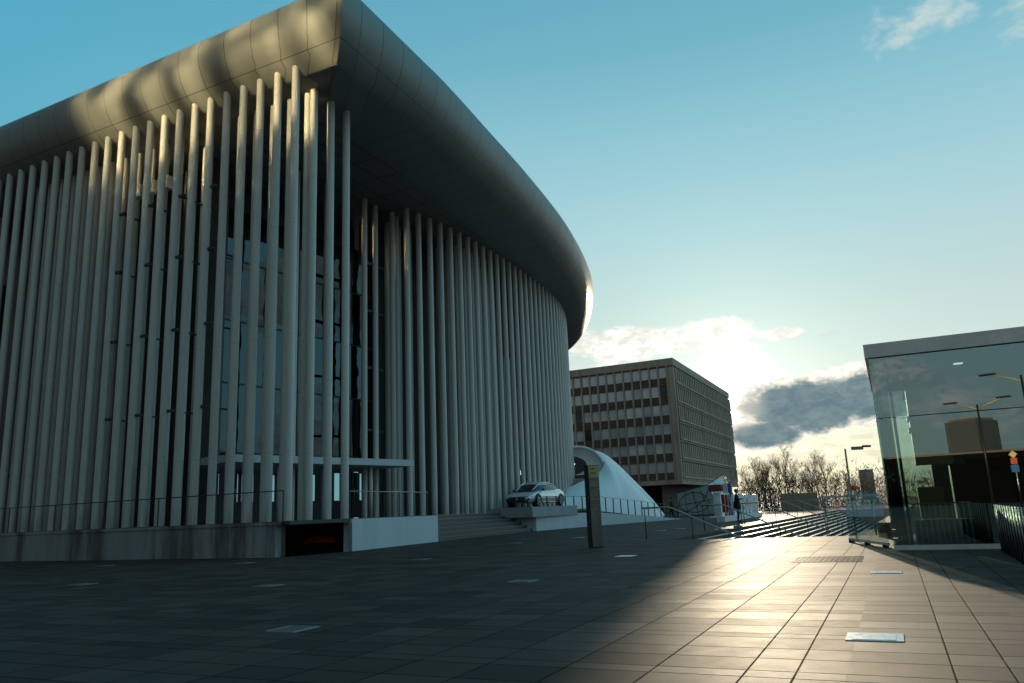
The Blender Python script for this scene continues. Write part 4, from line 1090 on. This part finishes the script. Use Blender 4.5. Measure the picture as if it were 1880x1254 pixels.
# ------------------------------------------------------------------ people
def make_person(label, loc, heading, height=1.78, pose='hold', group=None):
    t = thing('person', label, 'person', tuple(loc), group)
    s_ = height / 1.78
    # joints in local frame: +x forward, +y left
    J = {'pelvis': (0, 0, .96), 'belly': (.0, 0, 1.10), 'chest': (-.01, 0, 1.32), 'neck': (.0, 0, 1.50), 'head0': (.02, 0, 1.56),
         'shL': (-.01, .18, 1.43), 'shR': (-.01, -.18, 1.43), 'hipL': (0, .095, .92), 'hipR': (0, -.095, .92)}
    if pose == 'hold':
        J.update({'elL': (.03, .25, 1.17), 'wrL': (.25, .13, 1.26), 'elR': (.03, -.25, 1.17), 'wrR': (.25, -.10, 1.26),
                  'knL': (.03, .10, .50), 'anL': (-.02, .11, .09), 'toL': (.15, .13, .04), 'knR': (.02, -.10, .50), 'anR': (-.03, -.11, .09), 'toR': (.14, -.13, .04)})
    else:
        J.update({'elL': (-.10, .23, 1.16), 'wrL': (-.02, .22, .92), 'elR': (.06, -.23, 1.15), 'wrR': (.18, -.2, .95),
                  'knL': (.16, .09, .52), 'anL': (.22, .09, .10), 'toL': (.38, .10, .06), 'knR': (-.02, -.09, .50), 'anR': (-.25, -.10, .14), 'toR': (-.12, -.12, .04)})
    order = list(J); rad = {'pelvis': .165, 'belly': .16, 'chest': .175, 'neck': .06, 'head0': .058, 'shL': .10, 'shR': .10, 'hipL': .11, 'hipR': .11, 'elL': .072, 'elR': .072, 'wrL': .042, 'wrR': .042, 'knL': .072, 'knR': .072, 'anL': .055, 'anR': .055, 'toL': .042, 'toR': .042}
    ed = [('pelvis', 'belly'), ('belly', 'chest'), ('chest', 'neck'), ('neck', 'head0'), ('chest', 'shL'), ('shL', 'elL'), ('elL', 'wrL'), ('chest', 'shR'), ('shR', 'elR'), ('elR', 'wrR'), ('pelvis', 'hipL'), ('hipL', 'knL'), ('knL', 'anL'), ('anL', 'toL'), ('pelvis', 'hipR'), ('hipR', 'knR'), ('knR', 'anR'), ('anR', 'toR')]
    def skin(verts, edges, radii, mat, name, root=0, sub=1):
        me = bpy.data.meshes.new(name); me.from_pydata(verts, edges, [])
        o = bpy.data.objects.new(name, me); COL.objects.link(o)
        md = o.modifiers.new('s', 'SKIN'); md.use_smooth_shade = True
        for i, r in enumerate(radii): me.skin_vertices[0].data[i].radius = r if isinstance(r, tuple) else (r, r); me.skin_vertices[0].data[i].use_root = (i == root)
        sb = o.modifiers.new('d', 'SUBSURF'); sb.levels = sub; sb.render_levels = sub
        dg = bpy.context.evaluated_depsgraph_get(); m2 = bpy.data.meshes.new_from_object(o.evaluated_get(dg))
        bpy.data.objects.remove(o); m2.materials.clear()
        for q in (mat if isinstance(mat, list) else [mat]): m2.materials.append(MATS[q])
        for p in m2.polygons: p.use_smooth = True
        o = bpy.data.objects.new(name, m2); COL.objects.link(o); o.parent = t
        o.scale = (s_, s_, s_); o.rotation_euler = (0, 0, heading)
        return o
    rr = [(rad[k], rad[k] * (1.25 if k in ('pelvis', 'belly', 'chest') else 1.)) for k in order]
    b_ = skin([J[k] for k in order], [(order.index(a_), order.index(c_)) for a_, c_ in ed], rr, ['cloth_dark', 'cloth_jeans', 'skin'], 'body', 0, 2)
    for p in b_.data.polygons:
        if p.center.z < .84: p.material_index = 1
        if p.center.z > 1.53: p.material_index = 2
    # head with face
    m = MB(); m.ball((.035, 0, 1.66), (.098, .078, .122), 18)
    for v in m.b.verts:
        c = v.co
        if c.z < 1.62: c.y *= .86 + .14 * max(0, (c.z - 1.54) / .08); c.x += .008
    m.ball((.137, 0, 1.645), (.02, .014, .024), 8)
    for q in (1, -1): m.ball((.03, q * .079, 1.65), (.018, .01, .03), 8)
    hd = obj('head', m, 'skin', t); hd.scale = (s_,) * 3; hd.rotation_euler = (0, 0, heading)
    for v in hd.data.vertices: v.co += V(loc)
    m = MB()
    for q in (1, -1): m.ball((.122, q * .03, 1.668), (.012, .014, .009), 8)
    m.ball((.128, 0, 1.60), (.01, .022, .006), 8)
    fc = obj('face', m, 'hair', t); fc.scale = (s_,) * 3; fc.rotation_euler = (0, 0, heading)
    for v in fc.data.vertices: v.co += V(loc)
    m = MB(); m.ball((.012, 0, 1.695), (.108, .09, .105), 16)
    for v in m.b.verts:
        if v.co.x > .07 and v.co.z < 1.72: v.co.x = .07
        if v.co.z < 1.62: v.co.z = 1.62
    hr = obj('hair', m, 'hair', t); hr.scale = (s_,) * 3; hr.rotation_euler = (0, 0, heading)
    for v in hr.data.vertices: v.co += V(loc)
    for q, w_ in ((1, 'wrL'), (-1, 'wrR')):
        w0 = V(J[w_]); d = (w0 - V(J['elL' if q > 0 else 'elR'])).normalized(); side = d.cross(V((0, 0, 1))).normalized() if abs(d.z) < .9 else V((0, 1, 0)); up = side.cross(d)
        vt = [w0, w0 + d * .045, w0 + d * .09]; eg = [(0, 1), (1, 2)]; ra = [.024, (.036, .02), (.036, .017)]
        for k, (off, ln) in enumerate(((-.027, .062), (-.009, .075), (.009, .078), (.027, .066))):
            i0 = len(vt); b0 = w0 + d * .095 + side * off
            vt += [b0, b0 + d * ln * .5 - up * .012, b0 + d * ln * .85 - up * .035]; eg += [(2, i0), (i0, i0 + 1), (i0 + 1, i0 + 2)]; ra += [.0095, .009, .008]
        i0 = len(vt); b0 = w0 + d * .04 - side * .036 * q
        vt += [b0, b0 + d * .035 - side * .02 * q, b0 + d * .06 - side * .022 * q - up * .012]; eg += [(1, i0), (i0, i0 + 1), (i0 + 1, i0 + 2)]; ra += [.012, .011, .009]
        skin(vt, eg, ra, 'skin', 'hand', 0, 1)
    # coat hem
    rows = []
    for z, rx, ry in ((1.14, .17, .235), (.98, .19, .245), (.76, .205, .25), (.70, .19, .24)):
        rows.append([V((math.cos(a_) * rx, math.sin(a_) * ry, z)) + V(loc) for a_ in [2 * PI * k / 20 for k in range(20)]])
    m = MB(); m.grid(rows, True, True); o = obj('coat', m, 'cloth_dark', t); o.scale = (s_,) * 3; o.rotation_euler = (0, 0, heading)
    return t
make_person('person in a long dark coat standing by the letter sign with hands raised in front', V((12.72, 46.6, 0)), math.radians(-12), 1.9)
make_person('distant walker in dark clothes at the low end of the white shell', V((12.3, 64.3, .0)), math.radians(150), 1.72, 'walk')

# ------------------------------------------------------------------ far right: shelter, lamp, sign, tower
t = thing('shelter', 'flat white shelter roof on thin posts standing in the sunken court', 'shelter', (15.6, 38., -1.5))
m = MB(); m.quadbox(V((14.35, 38.2, 1.17)), V((2.6, -.6, 0)), V((.6, 1.3, 0)), V((0, 0, .1))); obj('roof', m, 'canopy_white', t)
for p in (V((14.65, 38.5, 0)), V((16.8, 38.1, 0)), V((15.05, 39.3, 0)), V((17.2, 38.9, 0))):
    m = MB(); m.tube([p + V((0, 0, -1.5)), p + V((0, 0, 1.17))], .028, 8); obj('post', m, 'steel', t)
t = thing('road_sign', 'round red road sign on a post in front of the brown trees', 'road sign', (25.3, 60., -.2))
m = MB(); m.lathe((25.29, 60., 1.84), (-.35, -.94, 0), [(0, .02), (.20, .02), (.21, .0), (0, -.01)], 24); obj('disc', m, 'sign_red', t)
m = MB(); m.tube([V((25.3, 60.04, -.2)), V((25.3, 60.04, 2.1))], .035, 8); obj('post', m, 'steel', t)
m = MB(); m.box((133.9, 305., 4.5), (3.2, 4., 13.5), .3); m.box((133.9, 305., 11.3), (3.5, 4.3, .3), .3)
tag(obj('tower', m, 'far_tower', loc=(133.9, 305, 0)), 'grey slab tower far away beside the glass box', 'tower')
t = thing('street_lamp', 'thin curved street lamp in front of the bare trees', 'street lamp', (36.9, 110., 0))
m = MB(); m.tube([V((36.9, 110, 0)), V((36.9, 110, 3.1)), V((37.3, 110, 3.55)), V((38.6, 110, 3.8)), V((39.9, 110, 3.95))], [.08, .06, .05, .045, .04], 6); obj('pole', m, 'dark_metal', t)
m = MB(); m.box((39.9, 110, 3.93), (.7, .22, .1), 0, .03); obj('lamp_head', m, 'fascia_metal', t)

# ------------------------------------------------------------------ bare trees
def branch(mt, mc, p, d, L, r, lvl, rng, maxl):
    n_ = 4 if lvl < 2 else 3; pts = [p]; rads = [r]; q = p.copy(); dd = d.copy()
    for k in range(n_):
        dd = (dd + V((rng.uniform(-1, 1), rng.uniform(-1, 1), rng.uniform(-.35, .75))) * (.11 + .05 * lvl)).normalized()
        q = q + dd * (L / n_); pts.append(q); rads.append(r * (1 - .62 * (k + 1) / n_))
    (mt if lvl < 2 else mc).tube(pts, rads, 6 if lvl < 2 else 3, cap=False)
    if lvl >= maxl: return
    nc = {0: rng.randint(8, 10), 1: rng.randint(5, 7), 2: rng.randint(5, 6), 3: 4}.get(lvl, 3)
    for c in range(nc):
        f = rng.uniform(.35, 1.) if lvl else rng.uniform(.28, 1.)
        i = min(int(f * n_), n_ - 1); w = f * n_ - i; bp = pts[i].lerp(pts[i + 1], w)
        az_ = rng.uniform(0, 2 * PI); tilt = rng.uniform(.25, .62) + .08 * lvl
        ax = dd.orthogonal().normalized(); side = Matrix.Rotation(az_, 3, dd) @ ax
        nd = (dd * math.cos(tilt) + side * math.sin(tilt) + V((0, 0, .28))).normalized()
        branch(mt, mc, bp, nd, L * rng.uniform(.42, .68), max(rads[i] * .5, .008), lvl + 1, rng, maxl)
def make_tree(seed, H, spread=1.):
    rng = random.Random(seed); mt, mc = MB(), MB()
    branch(mt, mc, V((0, 0, 0)), V((rng.uniform(-.06, .06), rng.uniform(-.06, .06), 1)), H * .62, H * .017, 0, rng, 4)
    return mt, mc
protos = []
TREES = [
 (38.5, 131., 11.6, 0, 'bare tree closest to the right corner of the office block'),
 (40.6, 135., 12.0, 1, 'bare tree second to the right of the office block corner'),
 (40.2, 130., 11.4, 2, 'bushy bare tree behind the far end of the letter sign'),
 (41.2, 134., 12.2, 3, 'bare tree third to the left of the tallest one'),
 (41.3, 131., 11.6, 0, 'bare tree second to the left of the tallest one'),
 (44.1, 136., 12.4, 2, 'bare tree just left of the tallest one'),
 (46.4, 137., 14.6, 1, 'tallest slender bare tree left of the gap in the tree line'),
 (48.5, 141., 12.6, 3, 'bare tree close behind the tallest one'),
 (49.0, 139., 9.4, 0, 'short bare tree in the gap of the tree line'),
 (51.3, 139., 11.4, 3, 'slim bare tree left of the pair by the lamp'),
 (53.0, 140., 13.2, 2, 'broad bare tree of the pair in the middle of the gap'),
 (54.8, 142., 12.4, 1, 'slimmer bare tree of the pair in the middle of the gap'),
 (57.1, 144., 9.4, 0, 'small bare tree right of the broad one'),
 (58.9, 143., 8.2, 1, 'low bare tree left of the steel pole'),
 (62.0, 146., 7.6, 3, 'low bare tree behind the round red sign'),
 (49.1, 136., 8.2, 2, 'stunted bare tree below the slim one'),
]
for i, (x, y, H, pidx, lab) in enumerate(TREES):
    while len(protos) <= pidx:
        mt, mc = make_tree(31 + 7 * len(protos), 10.)
        root = thing('tree', 'x', 'tree', (0, 0, 0)); obj('trunk', mt, 'bark', root); obj('crown', mc, 'twig', root); protos.append([root, False])
    root, used = protos[pidx]
    if used: root = dup(root)
    else: protos[pidx][1] = True
    root.location = (x, y, -.2); k = H / 11. * .70; root.scale = (k * (1.1 if H < 10 else .95), k * (1.1 if H < 10 else .95), k); root.rotation_euler = (0, 0, i * 1.9)
    tag(root, lab, 'tree', 'bare trees beyond the square')
def build_thicket():
    rng = random.Random(5); m = MB()
    for i in range(15000):
        f = rng.random(); x = 34 + f * 56; y = 118 + rng.uniform(-3, 9) + f * 10
        hmax = 4.5 - 1.3 * f + 1.3 * mnoise.noise(V((x * .25, y * .1, 0))) + .7 * mnoise.noise(V((x * 1.1, y * .3, 4)))
        z = rng.random() ** 1.15 * hmax
        if rng.random() < .10: z = hmax * rng.uniform(1., 1.45)
        d = V((rng.uniform(-1, 1), rng.uniform(-1, 1), rng.uniform(.3, 2.2))).normalized(); L = rng.uniform(.3, 1.0); w = d.orthogonal().normalized() * rng.uniform(.02, .09)
        p = V((x, y, max(z - .2, 0)))
        m.poly([p - w, p + d * L * .5 - w * 1.2, p + d * L, p + w])
    m.keep = True
    tag(obj('thicket', m, 'thicket_brown', loc=(50, 125, 0), kind='stuff'), 'brown leafless hedge and undergrowth below the bare trees', 'thicket')
build_thicket()
# dark fence left of the trees, beside the letter sign
t = thing('fence', 'dark fence of tall vertical bars behind the letter sign', 'fence', (27., 90., 0))
m = MB()
for i in range(26): m.quadbox(V((24.6 + i * .21, 90 + i * .08, 0)), V((.07, .02, 0)), V((0, .06, 0)), V((0, 0, 2.7 + .02 * (i % 3))))
m.quadbox(V((24.5, 90.07, 2.4)), V((5.6, 2.1, 0)), V((0, .05, 0)), V((0, 0, .08))); obj('bars', m, 'dark_metal', t)
m = MB(); m.quadbox(V((30.4, 92.4, 0)), V((5., 2.1, 0)), V((-.05, .2, 0)), V((0, 0, 1.9)))
tag(obj('site_wall', m, 'site_brown', loc=(30.4, 92.4, 0)), 'low brown wall right of the dark barred fence', 'wall')

# ------------------------------------------------------------------ glass box on the right
BC = V((8.07, 17.5, 0))
def build_box():
    t = thing('glass_pavilion', 'tall glass pavilion with a metal roof edge at the right, mirroring street lamps', 'pavilion', tuple(BC))
    W_, D_ = 7.2, 6.2
    r = MB(); r.quadbox(BC - E2 * .06 - E1 * .10 + V((0, 0, 4.22)), E2 * (W_ + .2), E1 * (D_ + .2), V((0, 0, .31))); obj('roof', r, 'fascia_metal', t)
    cl = MB(); cl.quadbox(BC + E2 * .1 + E1 * .1 + V((0, 0, 4.14)), E2 * (W_ - .2), E1 * (D_ - .2), V((0, 0, .07))); obj('ceiling', cl, 'ceiling_grey', t)
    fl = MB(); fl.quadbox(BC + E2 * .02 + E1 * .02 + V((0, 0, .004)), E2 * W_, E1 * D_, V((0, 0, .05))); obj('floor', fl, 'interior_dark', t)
    ww = W_ / 2
    for i in range(2):
        for z0, z1 in ((.10, 2.84), (2.86, 4.21)):
            g_ = MB(); g_.quadbox(BC + E2 * (ww * i + .01) + V((0, 0, z0)), E2 * (ww - .02), E1 * .02, V((0, 0, z1 - z0))); obj('front_pane', g_, 'box_pane', t)
    for i in range(3):
        for z0, z1 in ((.10, 2.84), (2.86, 4.21)):
            g_ = MB(); g_.quadbox(BC + E1 * (D_ / 3 * i + .03) + V((0, 0, z0)), E1 * (D_ / 3 - .04), E2 * .02, V((0, 0, z1 - z0))); obj('side_pane', g_, 'pane', t)
    g_ = MB(); g_.quadbox(BC + E1 * D_ + V((0, 0, .1)), E2 * 2.2, E1 * .02, V((0, 0, 4.1))); obj('rear_pane', g_, 'pane', t)
    # bottom shoe, glass fins and spider fittings
    s_ = MB(); s_.quadbox(BC - E1 * .02 + V((0, 0, .0)), E2 * W_, E1 * .07, V((0, 0, .10))); obj('base_shoe', s_, 'fascia_metal', t)
    for k, off in enumerate((.14, .9, 2.0, 3.1)):
        f = MB(); f.quadbox(BC + E1 * off + E2 * .03 + V((0, 0, .06)), E2 * .28, E1 * .022, V((0, 0, 4.1))); obj('glass_fin', f, 'fin_glass', t)
    for off in (.10, .32, .62, 1.1, 1.8):
        f = MB(); f.tube([BC + E1 * off + E2 * .10 + V((0, 0, .1)), BC + E1 * off + E2 * .10 + V((0, 0, 4.14))], .012, 6); obj('tension_rod', f, 'steel', t)
    for z in (.18, 1.55, 2.86, 4.02):
        f = MB()
        c = BC + E2 * .10 + E1 * .08 + V((0, 0, z)); f.ball(c, .035, 10)
        for dx, dz in ((-.09, .07), (.09, .07), (-.09, -.07), (.09, -.07)): 
            q = c + E2 * dx - E1 * .05 + V((0, 0, dz)); f.tube([c, q], .012, 6); f.ball(q, .022, 8)
        f.tube([c, c + E1 * .35], .015, 6); obj('spider_clamp', f, 'steel', t)
    ps = MB(); ps.quadbox(BC + E2 * .34 + E1 * .2 + V((0, 0, .055)), E2 * .06, E1 * .14, V((0, 0, 4.08))); obj('corner_post', ps, 'dark_metal', t)
    # interior
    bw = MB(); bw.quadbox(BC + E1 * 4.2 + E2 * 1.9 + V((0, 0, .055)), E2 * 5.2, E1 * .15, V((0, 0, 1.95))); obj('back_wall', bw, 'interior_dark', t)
    bw = MB(); bw.quadbox(BC + E1 * 6. + E2 * 1.2 + V((0, 0, .055)), E2 * 5.9, E1 * .15, V((0, 0, 4.084))); obj('rear_wall', bw, 'ceiling_grey', t)
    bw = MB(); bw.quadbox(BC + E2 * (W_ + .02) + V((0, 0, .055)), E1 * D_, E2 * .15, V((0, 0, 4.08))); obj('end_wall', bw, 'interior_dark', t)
    pl = MB(); pl.quadbox(BC + E1 * 3.3 + E2 * .75 + V((0, 0, 1.9)), E2 * .85, E1 * .8, V((0, 0, 2.2))); pl.quadbox(BC + E1 * 3.28 + E2 * .7 + V((0, 0, 2.75)), E2 * .98, E1 * .85, V((0, 0, .09))); pl.quadbox(BC + E1 * 3.28 + E2 * .7 + V((0, 0, 3.05)), E2 * .98, E1 * .85, V((0, 0, .09))); obj('lift_shaft', pl, 'beige_wall', t)
    pl = MB(); pl.quadbox(BC + E1 * 3.4 + E2 * 1.5 + V((0, 0, .055)), E2 * 1.0, E1 * .6, V((0, 0, 1.8))); obj('counter', pl, 'interior_dark', t)
    for k, (x, y) in enumerate(((1.9, 1.6), (3.3, 2.6), (4.6, 1.0), (2.6, 4.))):
        l_ = MB(); l_.lathe(BC + E2 * x + E1 * y + V((0, 0, 4.13)), (0, 0, -1), [(0, .012), (.10, .012), (.11, 0)], 18); obj('downlight', l_, 'lit_lamp' if k in (0, 2) else 'ceiling_dark', t)
    hl = MB(); hl.quadbox(BC + E1 * 1.2 + E2 * .62 + V((0, 0, 3.35)), E2 * .06, E1 * .05, V((0, 0, .8))); obj('hanging_light', hl, 'canopy_white', t)
    fm = MB()
    for x in (3.55,): fm.quadbox(BC + E2 * x + E1 * .12 + V((0, 0, .06)), E2 * .05, E1 * .05, V((0, 0, 2.1)))
    fm.quadbox(BC + E2 * 2.3 + E1 * .12 + V((0, 0, 2.12)), E2 * 1.3, E1 * .05, V((0, 0, .05))); obj('door_frame', fm, 'steel', t)
    # things standing inside
    c = MB(); c.box(BC + E1 * 2.6 + E2 * .95 + V((0, 0, .95)), (.55, .4, .75), -.44, .01)
    tag(obj('crate', c, 'brown_board', loc=tuple(BC + E1 * 2.6 + E2 * .95 + V((0, 0, .57)))), 'brown cabinet on a counter inside the glass pavilion', 'cabinet')
    c = MB(); c.quadbox(BC + E1 * 2.2 + E2 * .5 + V((0, 0, .055)), E2 * 1.4, E1 * .7, V((0, 0, .50)))
    tag(obj('counter', c, 'interior_dark', loc=tuple(BC + E1 * 2.2)), 'dark low counter holding the brown cabinet inside the glass pavilion', 'counter')
    c = MB(); o = BC + E1 * 1.6 + E2 * .45
    rails = thing('inner_barrier', 'row of thin pale bars catching sunlight inside the glass pavilion', 'barrier', tuple(o))
    m = MB(); m.quadbox(o + V((0, 0, .93)), E2 * 1.25, E1 * .03, V((0, 0, .03))); obj('rail', m, 'steel', rails)
    for i in range(11):
        m = MB(); m.tube([o + E2 * (.05 + i * .115) + V((0, 0, .06)), o + E2 * (.05 + i * .115) + V((0, 0, .93))], .014, 6); obj('bar', m, 'pale_paint', rails)
    # low glass screen in front of the stairs and its pole
    t2 = thing('glass_screen', 'waist-high clear glass screen on small feet beside the glass pavilion', 'glass screen', (8.6, 20., 0))
    a_, b_ = V((8.36, 18.4, 0)), V((8.72, 21.4, 0)); d = (b_ - a_).normalized(); nn_ = V((d.y, -d.x, 0))
    m = MB(); m.quadbox(a_ + V((0, 0, .08)), b_ - a_, nn_ * .02, V((0, 0, 1.22))); obj('pane', m, 'pane', t2)
    m = MB(); m.quadbox(a_ - nn_ * .02 + V((0, 0, .05)), b_ - a_, nn_ * .06, V((0, 0, .06))); obj('base_rail', m, 'plate_white', t2)
    for f in (.06, .5, .94):
        m = MB(); m.box(a_ + (b_ - a_) * f + V((0, 0, .03)), (.16, .1, .06), .9); obj('foot', m, 'dark_metal', t2)
    t3 = thing('pole', 'thin tall steel pole behind the clear glass screen', 'pole', (9.0, 21.6, 0))
    m = MB(); m.tube([V((9.0, 21.6, 0)), V((9.0, 21.6, 2.46))], .026, 8); obj('shaft', m, 'steel', t3)
    m = MB(); m.lathe((9.0, 21.6, 0), (0, 0, 1), [(.07, 0), (.07, .02), (.035, .03)], 12); obj('base', m, 'dark_metal', t3)
    # wall light bracket on the box side
    t4 = thing('bracket_sign', 'small blank plate on a bracket sticking out from the side of the glass pavilion', 'bracket', (9.1, 20.6, 2.4))
    m = MB(); m.quadbox(V((8.74, 20.55, 2.36)), V((.30, .0, 0)), V((0, .05, 0)), V((0, 0, .085))); obj('plate', m, 'fascia_metal', t4)
    m = MB(); m.quadbox(V((9.03, 20.5, 2.42)), V((.22, .06, 0)), V((0, .1, 0)), V((0, 0, .05))); obj('arm', m, 'dark_metal', t4)
    # fence of close bars coming forward from the box
    o = V((9.45, 15.9, 0)); dn = V((-.44, -.90, 0)).normalized()
    fz = thing('bar_fence', 'fence of close upright metal bars at the lower right in front of the glass pavilion', 'fence', tuple(o))
    m = MB(); m.tube([o + V((0, 0, .86)), o + dn * 6.2 + V((0, 0, .86))], .012, 6); obj('rail', m, 'steel', fz)
    for i in range(32):
        p = o + dn * (i * .2); m = MB(); m.tube([p, p + V((0, 0, .9))], .024 if i % 2 else .03, 8); obj('bar', m, 'steel' if i % 2 else 'dark_metal', fz)
pm('pale_paint', (.78, .70, .52), .5, var=.05)
pm('ceiling_dark', (.03, .035, .04), .6, var=.1)
glass_mat('fin_glass', (.35, .52, .45), 1., .02, .2)
build_box()

# ------------------------------------------------------------------ street behind the viewer, seen mirrored in the glass
def double_lamp(label, x, y, h):
    t = thing('street_lamp', label, 'street lamp', (x, y, 0), 'street lamps mirrored in the glass')
    m = MB(); m.tube([V((x, y, 0)), V((x, y, h))], [.11, .06], 8); obj('pole', m, 'dark_metal', t)
    for s_ in (1, -1):
        m = MB(); m.tube([V((x, y, h - .35)), V((x + s_ * .5, y, h - .12)), V((x + s_ * 1.6, y, h + .25))], .045, 6); obj('arm', m, 'pylon_gold', t)
        m = MB(); m.box((x + s_ * 1.75, y, h + .3), (.9, .3, .1), 0, .03); obj('lamp_head', m, 'dark_metal', t)
double_lamp('double armed street lamp mirrored in the middle of the pavilion glass', -5.13, -25.3, 7.2)
double_lamp('tall double armed street lamp mirrored near the right edge of the pavilion glass', .6, -16.5, 7.7)
t = thing('traffic_sign', 'post with diamond, red and blue traffic signs mirrored in the pavilion glass', 'traffic sign', (1.64, -9.95, 0))
m = MB(); m.tube([V((1.64, -9.95, 0)), V((1.64, -9.95, 3.))], .035, 8); obj('post', m, 'steel', t)
def plate(q, z, mt, n_):
    m = MB(); m.quadbox(V((0, 0, 0)), V((1, 0, 0)), V((0, .02, 0)), V((0, 0, 1)))
    for v in m.b.verts:
        c = v.co - V((.5, 0, .5)); c = c * q
        if n_ == 'd': c = Matrix.Rotation(PI / 4, 3, 'Y') @ c
        v.co = V((1.64, -9.90, z)) + c
    return m
obj('diamond_plate', plate(.28, 2.95, 0, 'd'), 'sign_yellow', t); obj('red_plate', plate(.3, 2.62, 0, 's'), 'sign_red', t); obj('blue_plate', plate(.36, 2.25, 0, 's'), 'sign_blue', t)
t = thing('street_block', 'long dark building behind the viewer mirrored low in the pavilion glass', 'building', (-16, -58, 0))
m = MB(); m.box((-16, -60, 2.6), (110, 8, 5.2), -.28); obj('wall', m, 'far_building', t)
m = MB(); m.box((-16, -60, 5.25), (110.6, 8.6, .2), -.28); obj('roof', m, 'office_dark', t)
t = thing('tower_block', 'square tower behind the viewer mirrored in the pavilion glass', 'building', (-28, -86, 0))
m = MB(); m.box((-28, -86, 5.5), (4.6, 5, 11), .2); obj('wall', m, 'dark_stone', t)
m = MB(); m.box((-28, -86, 11.1), (4., 4, .5), .2); obj('roof', m, 'office_dark', t)

# ------------------------------------------------------------------ glass fronted office left of the viewer: throws sunlight back on the hall's eaves
def build_left_office():
    Rr = V((.562, .815, -.122)); t_ = 30.; NR = 8
    a_ = V((-5.2, 26.1, 0)) - V((Rr.x, Rr.y, 0)) * t_; W_ = 14.4
    t = thing('glass_office', 'glass fronted office block left of the square that throws sunlight back on the roof edge', 'office building', tuple(a_))
    m = MB(); m.quadbox(a_ - E1 * 12. + E2 * 1.5, -E2 * (W_ + 3.), E1 * 11.9, V((0, 0, 30.5))); obj('wall', m, 'dark_stone', t)
    z0, fh = 2.6, 3.4
    for r in range(NR):
        for c in range(12):
            w = W_ / 12; tl = random.uniform(-.008, .008) * w; tz = random.uniform(-.003, .003) * fh
            m = MB(); m.quadbox(a_ - E2 * (w * c + .02) - E1 * (.1 - tl) + V((0, 0, z0 + fh * r + .02)), -E2 * (w - .04) - E1 * tl * 2, E1 * .1, V((0, 0, fh - .04)) + E1 * tz); obj('window_pane', m, 'mirror_glass' if r >= 5 else 'dark_pane', t)
    m = MB(); m.quadbox(a_ - E1 * 12.3 + E2 * 1.8 + V((0, 0, 30.5)), -E2 * (W_ + 3.6), E1 * 12.6, V((0, 0, .4))); obj('roof', m, 'office_dark', t)
m, nt, bs = new_mat('mirror_glass')
bs.inputs['Base Color'].default_value = (.86, .84, .62, 1); bs.inputs['Metallic'].default_value = 1.; bs.inputs['Roughness'].default_value = .06
mp = nt.geo().outputs['Position']; mz = nt.sep(mp)[2]
nt.put(bs.inputs['Normal'], nt.bump(nt.noise(nt.xyz(nt.math('MULTIPLY', nt.vmath('DOT_PRODUCT', mp, tuple(E2)), 3.2), 3., nt.math('MULTIPLY', mz, .2)), 1., 3, .55), .0036, 1.))
MATS['mirror_glass'] = m
build_left_office()
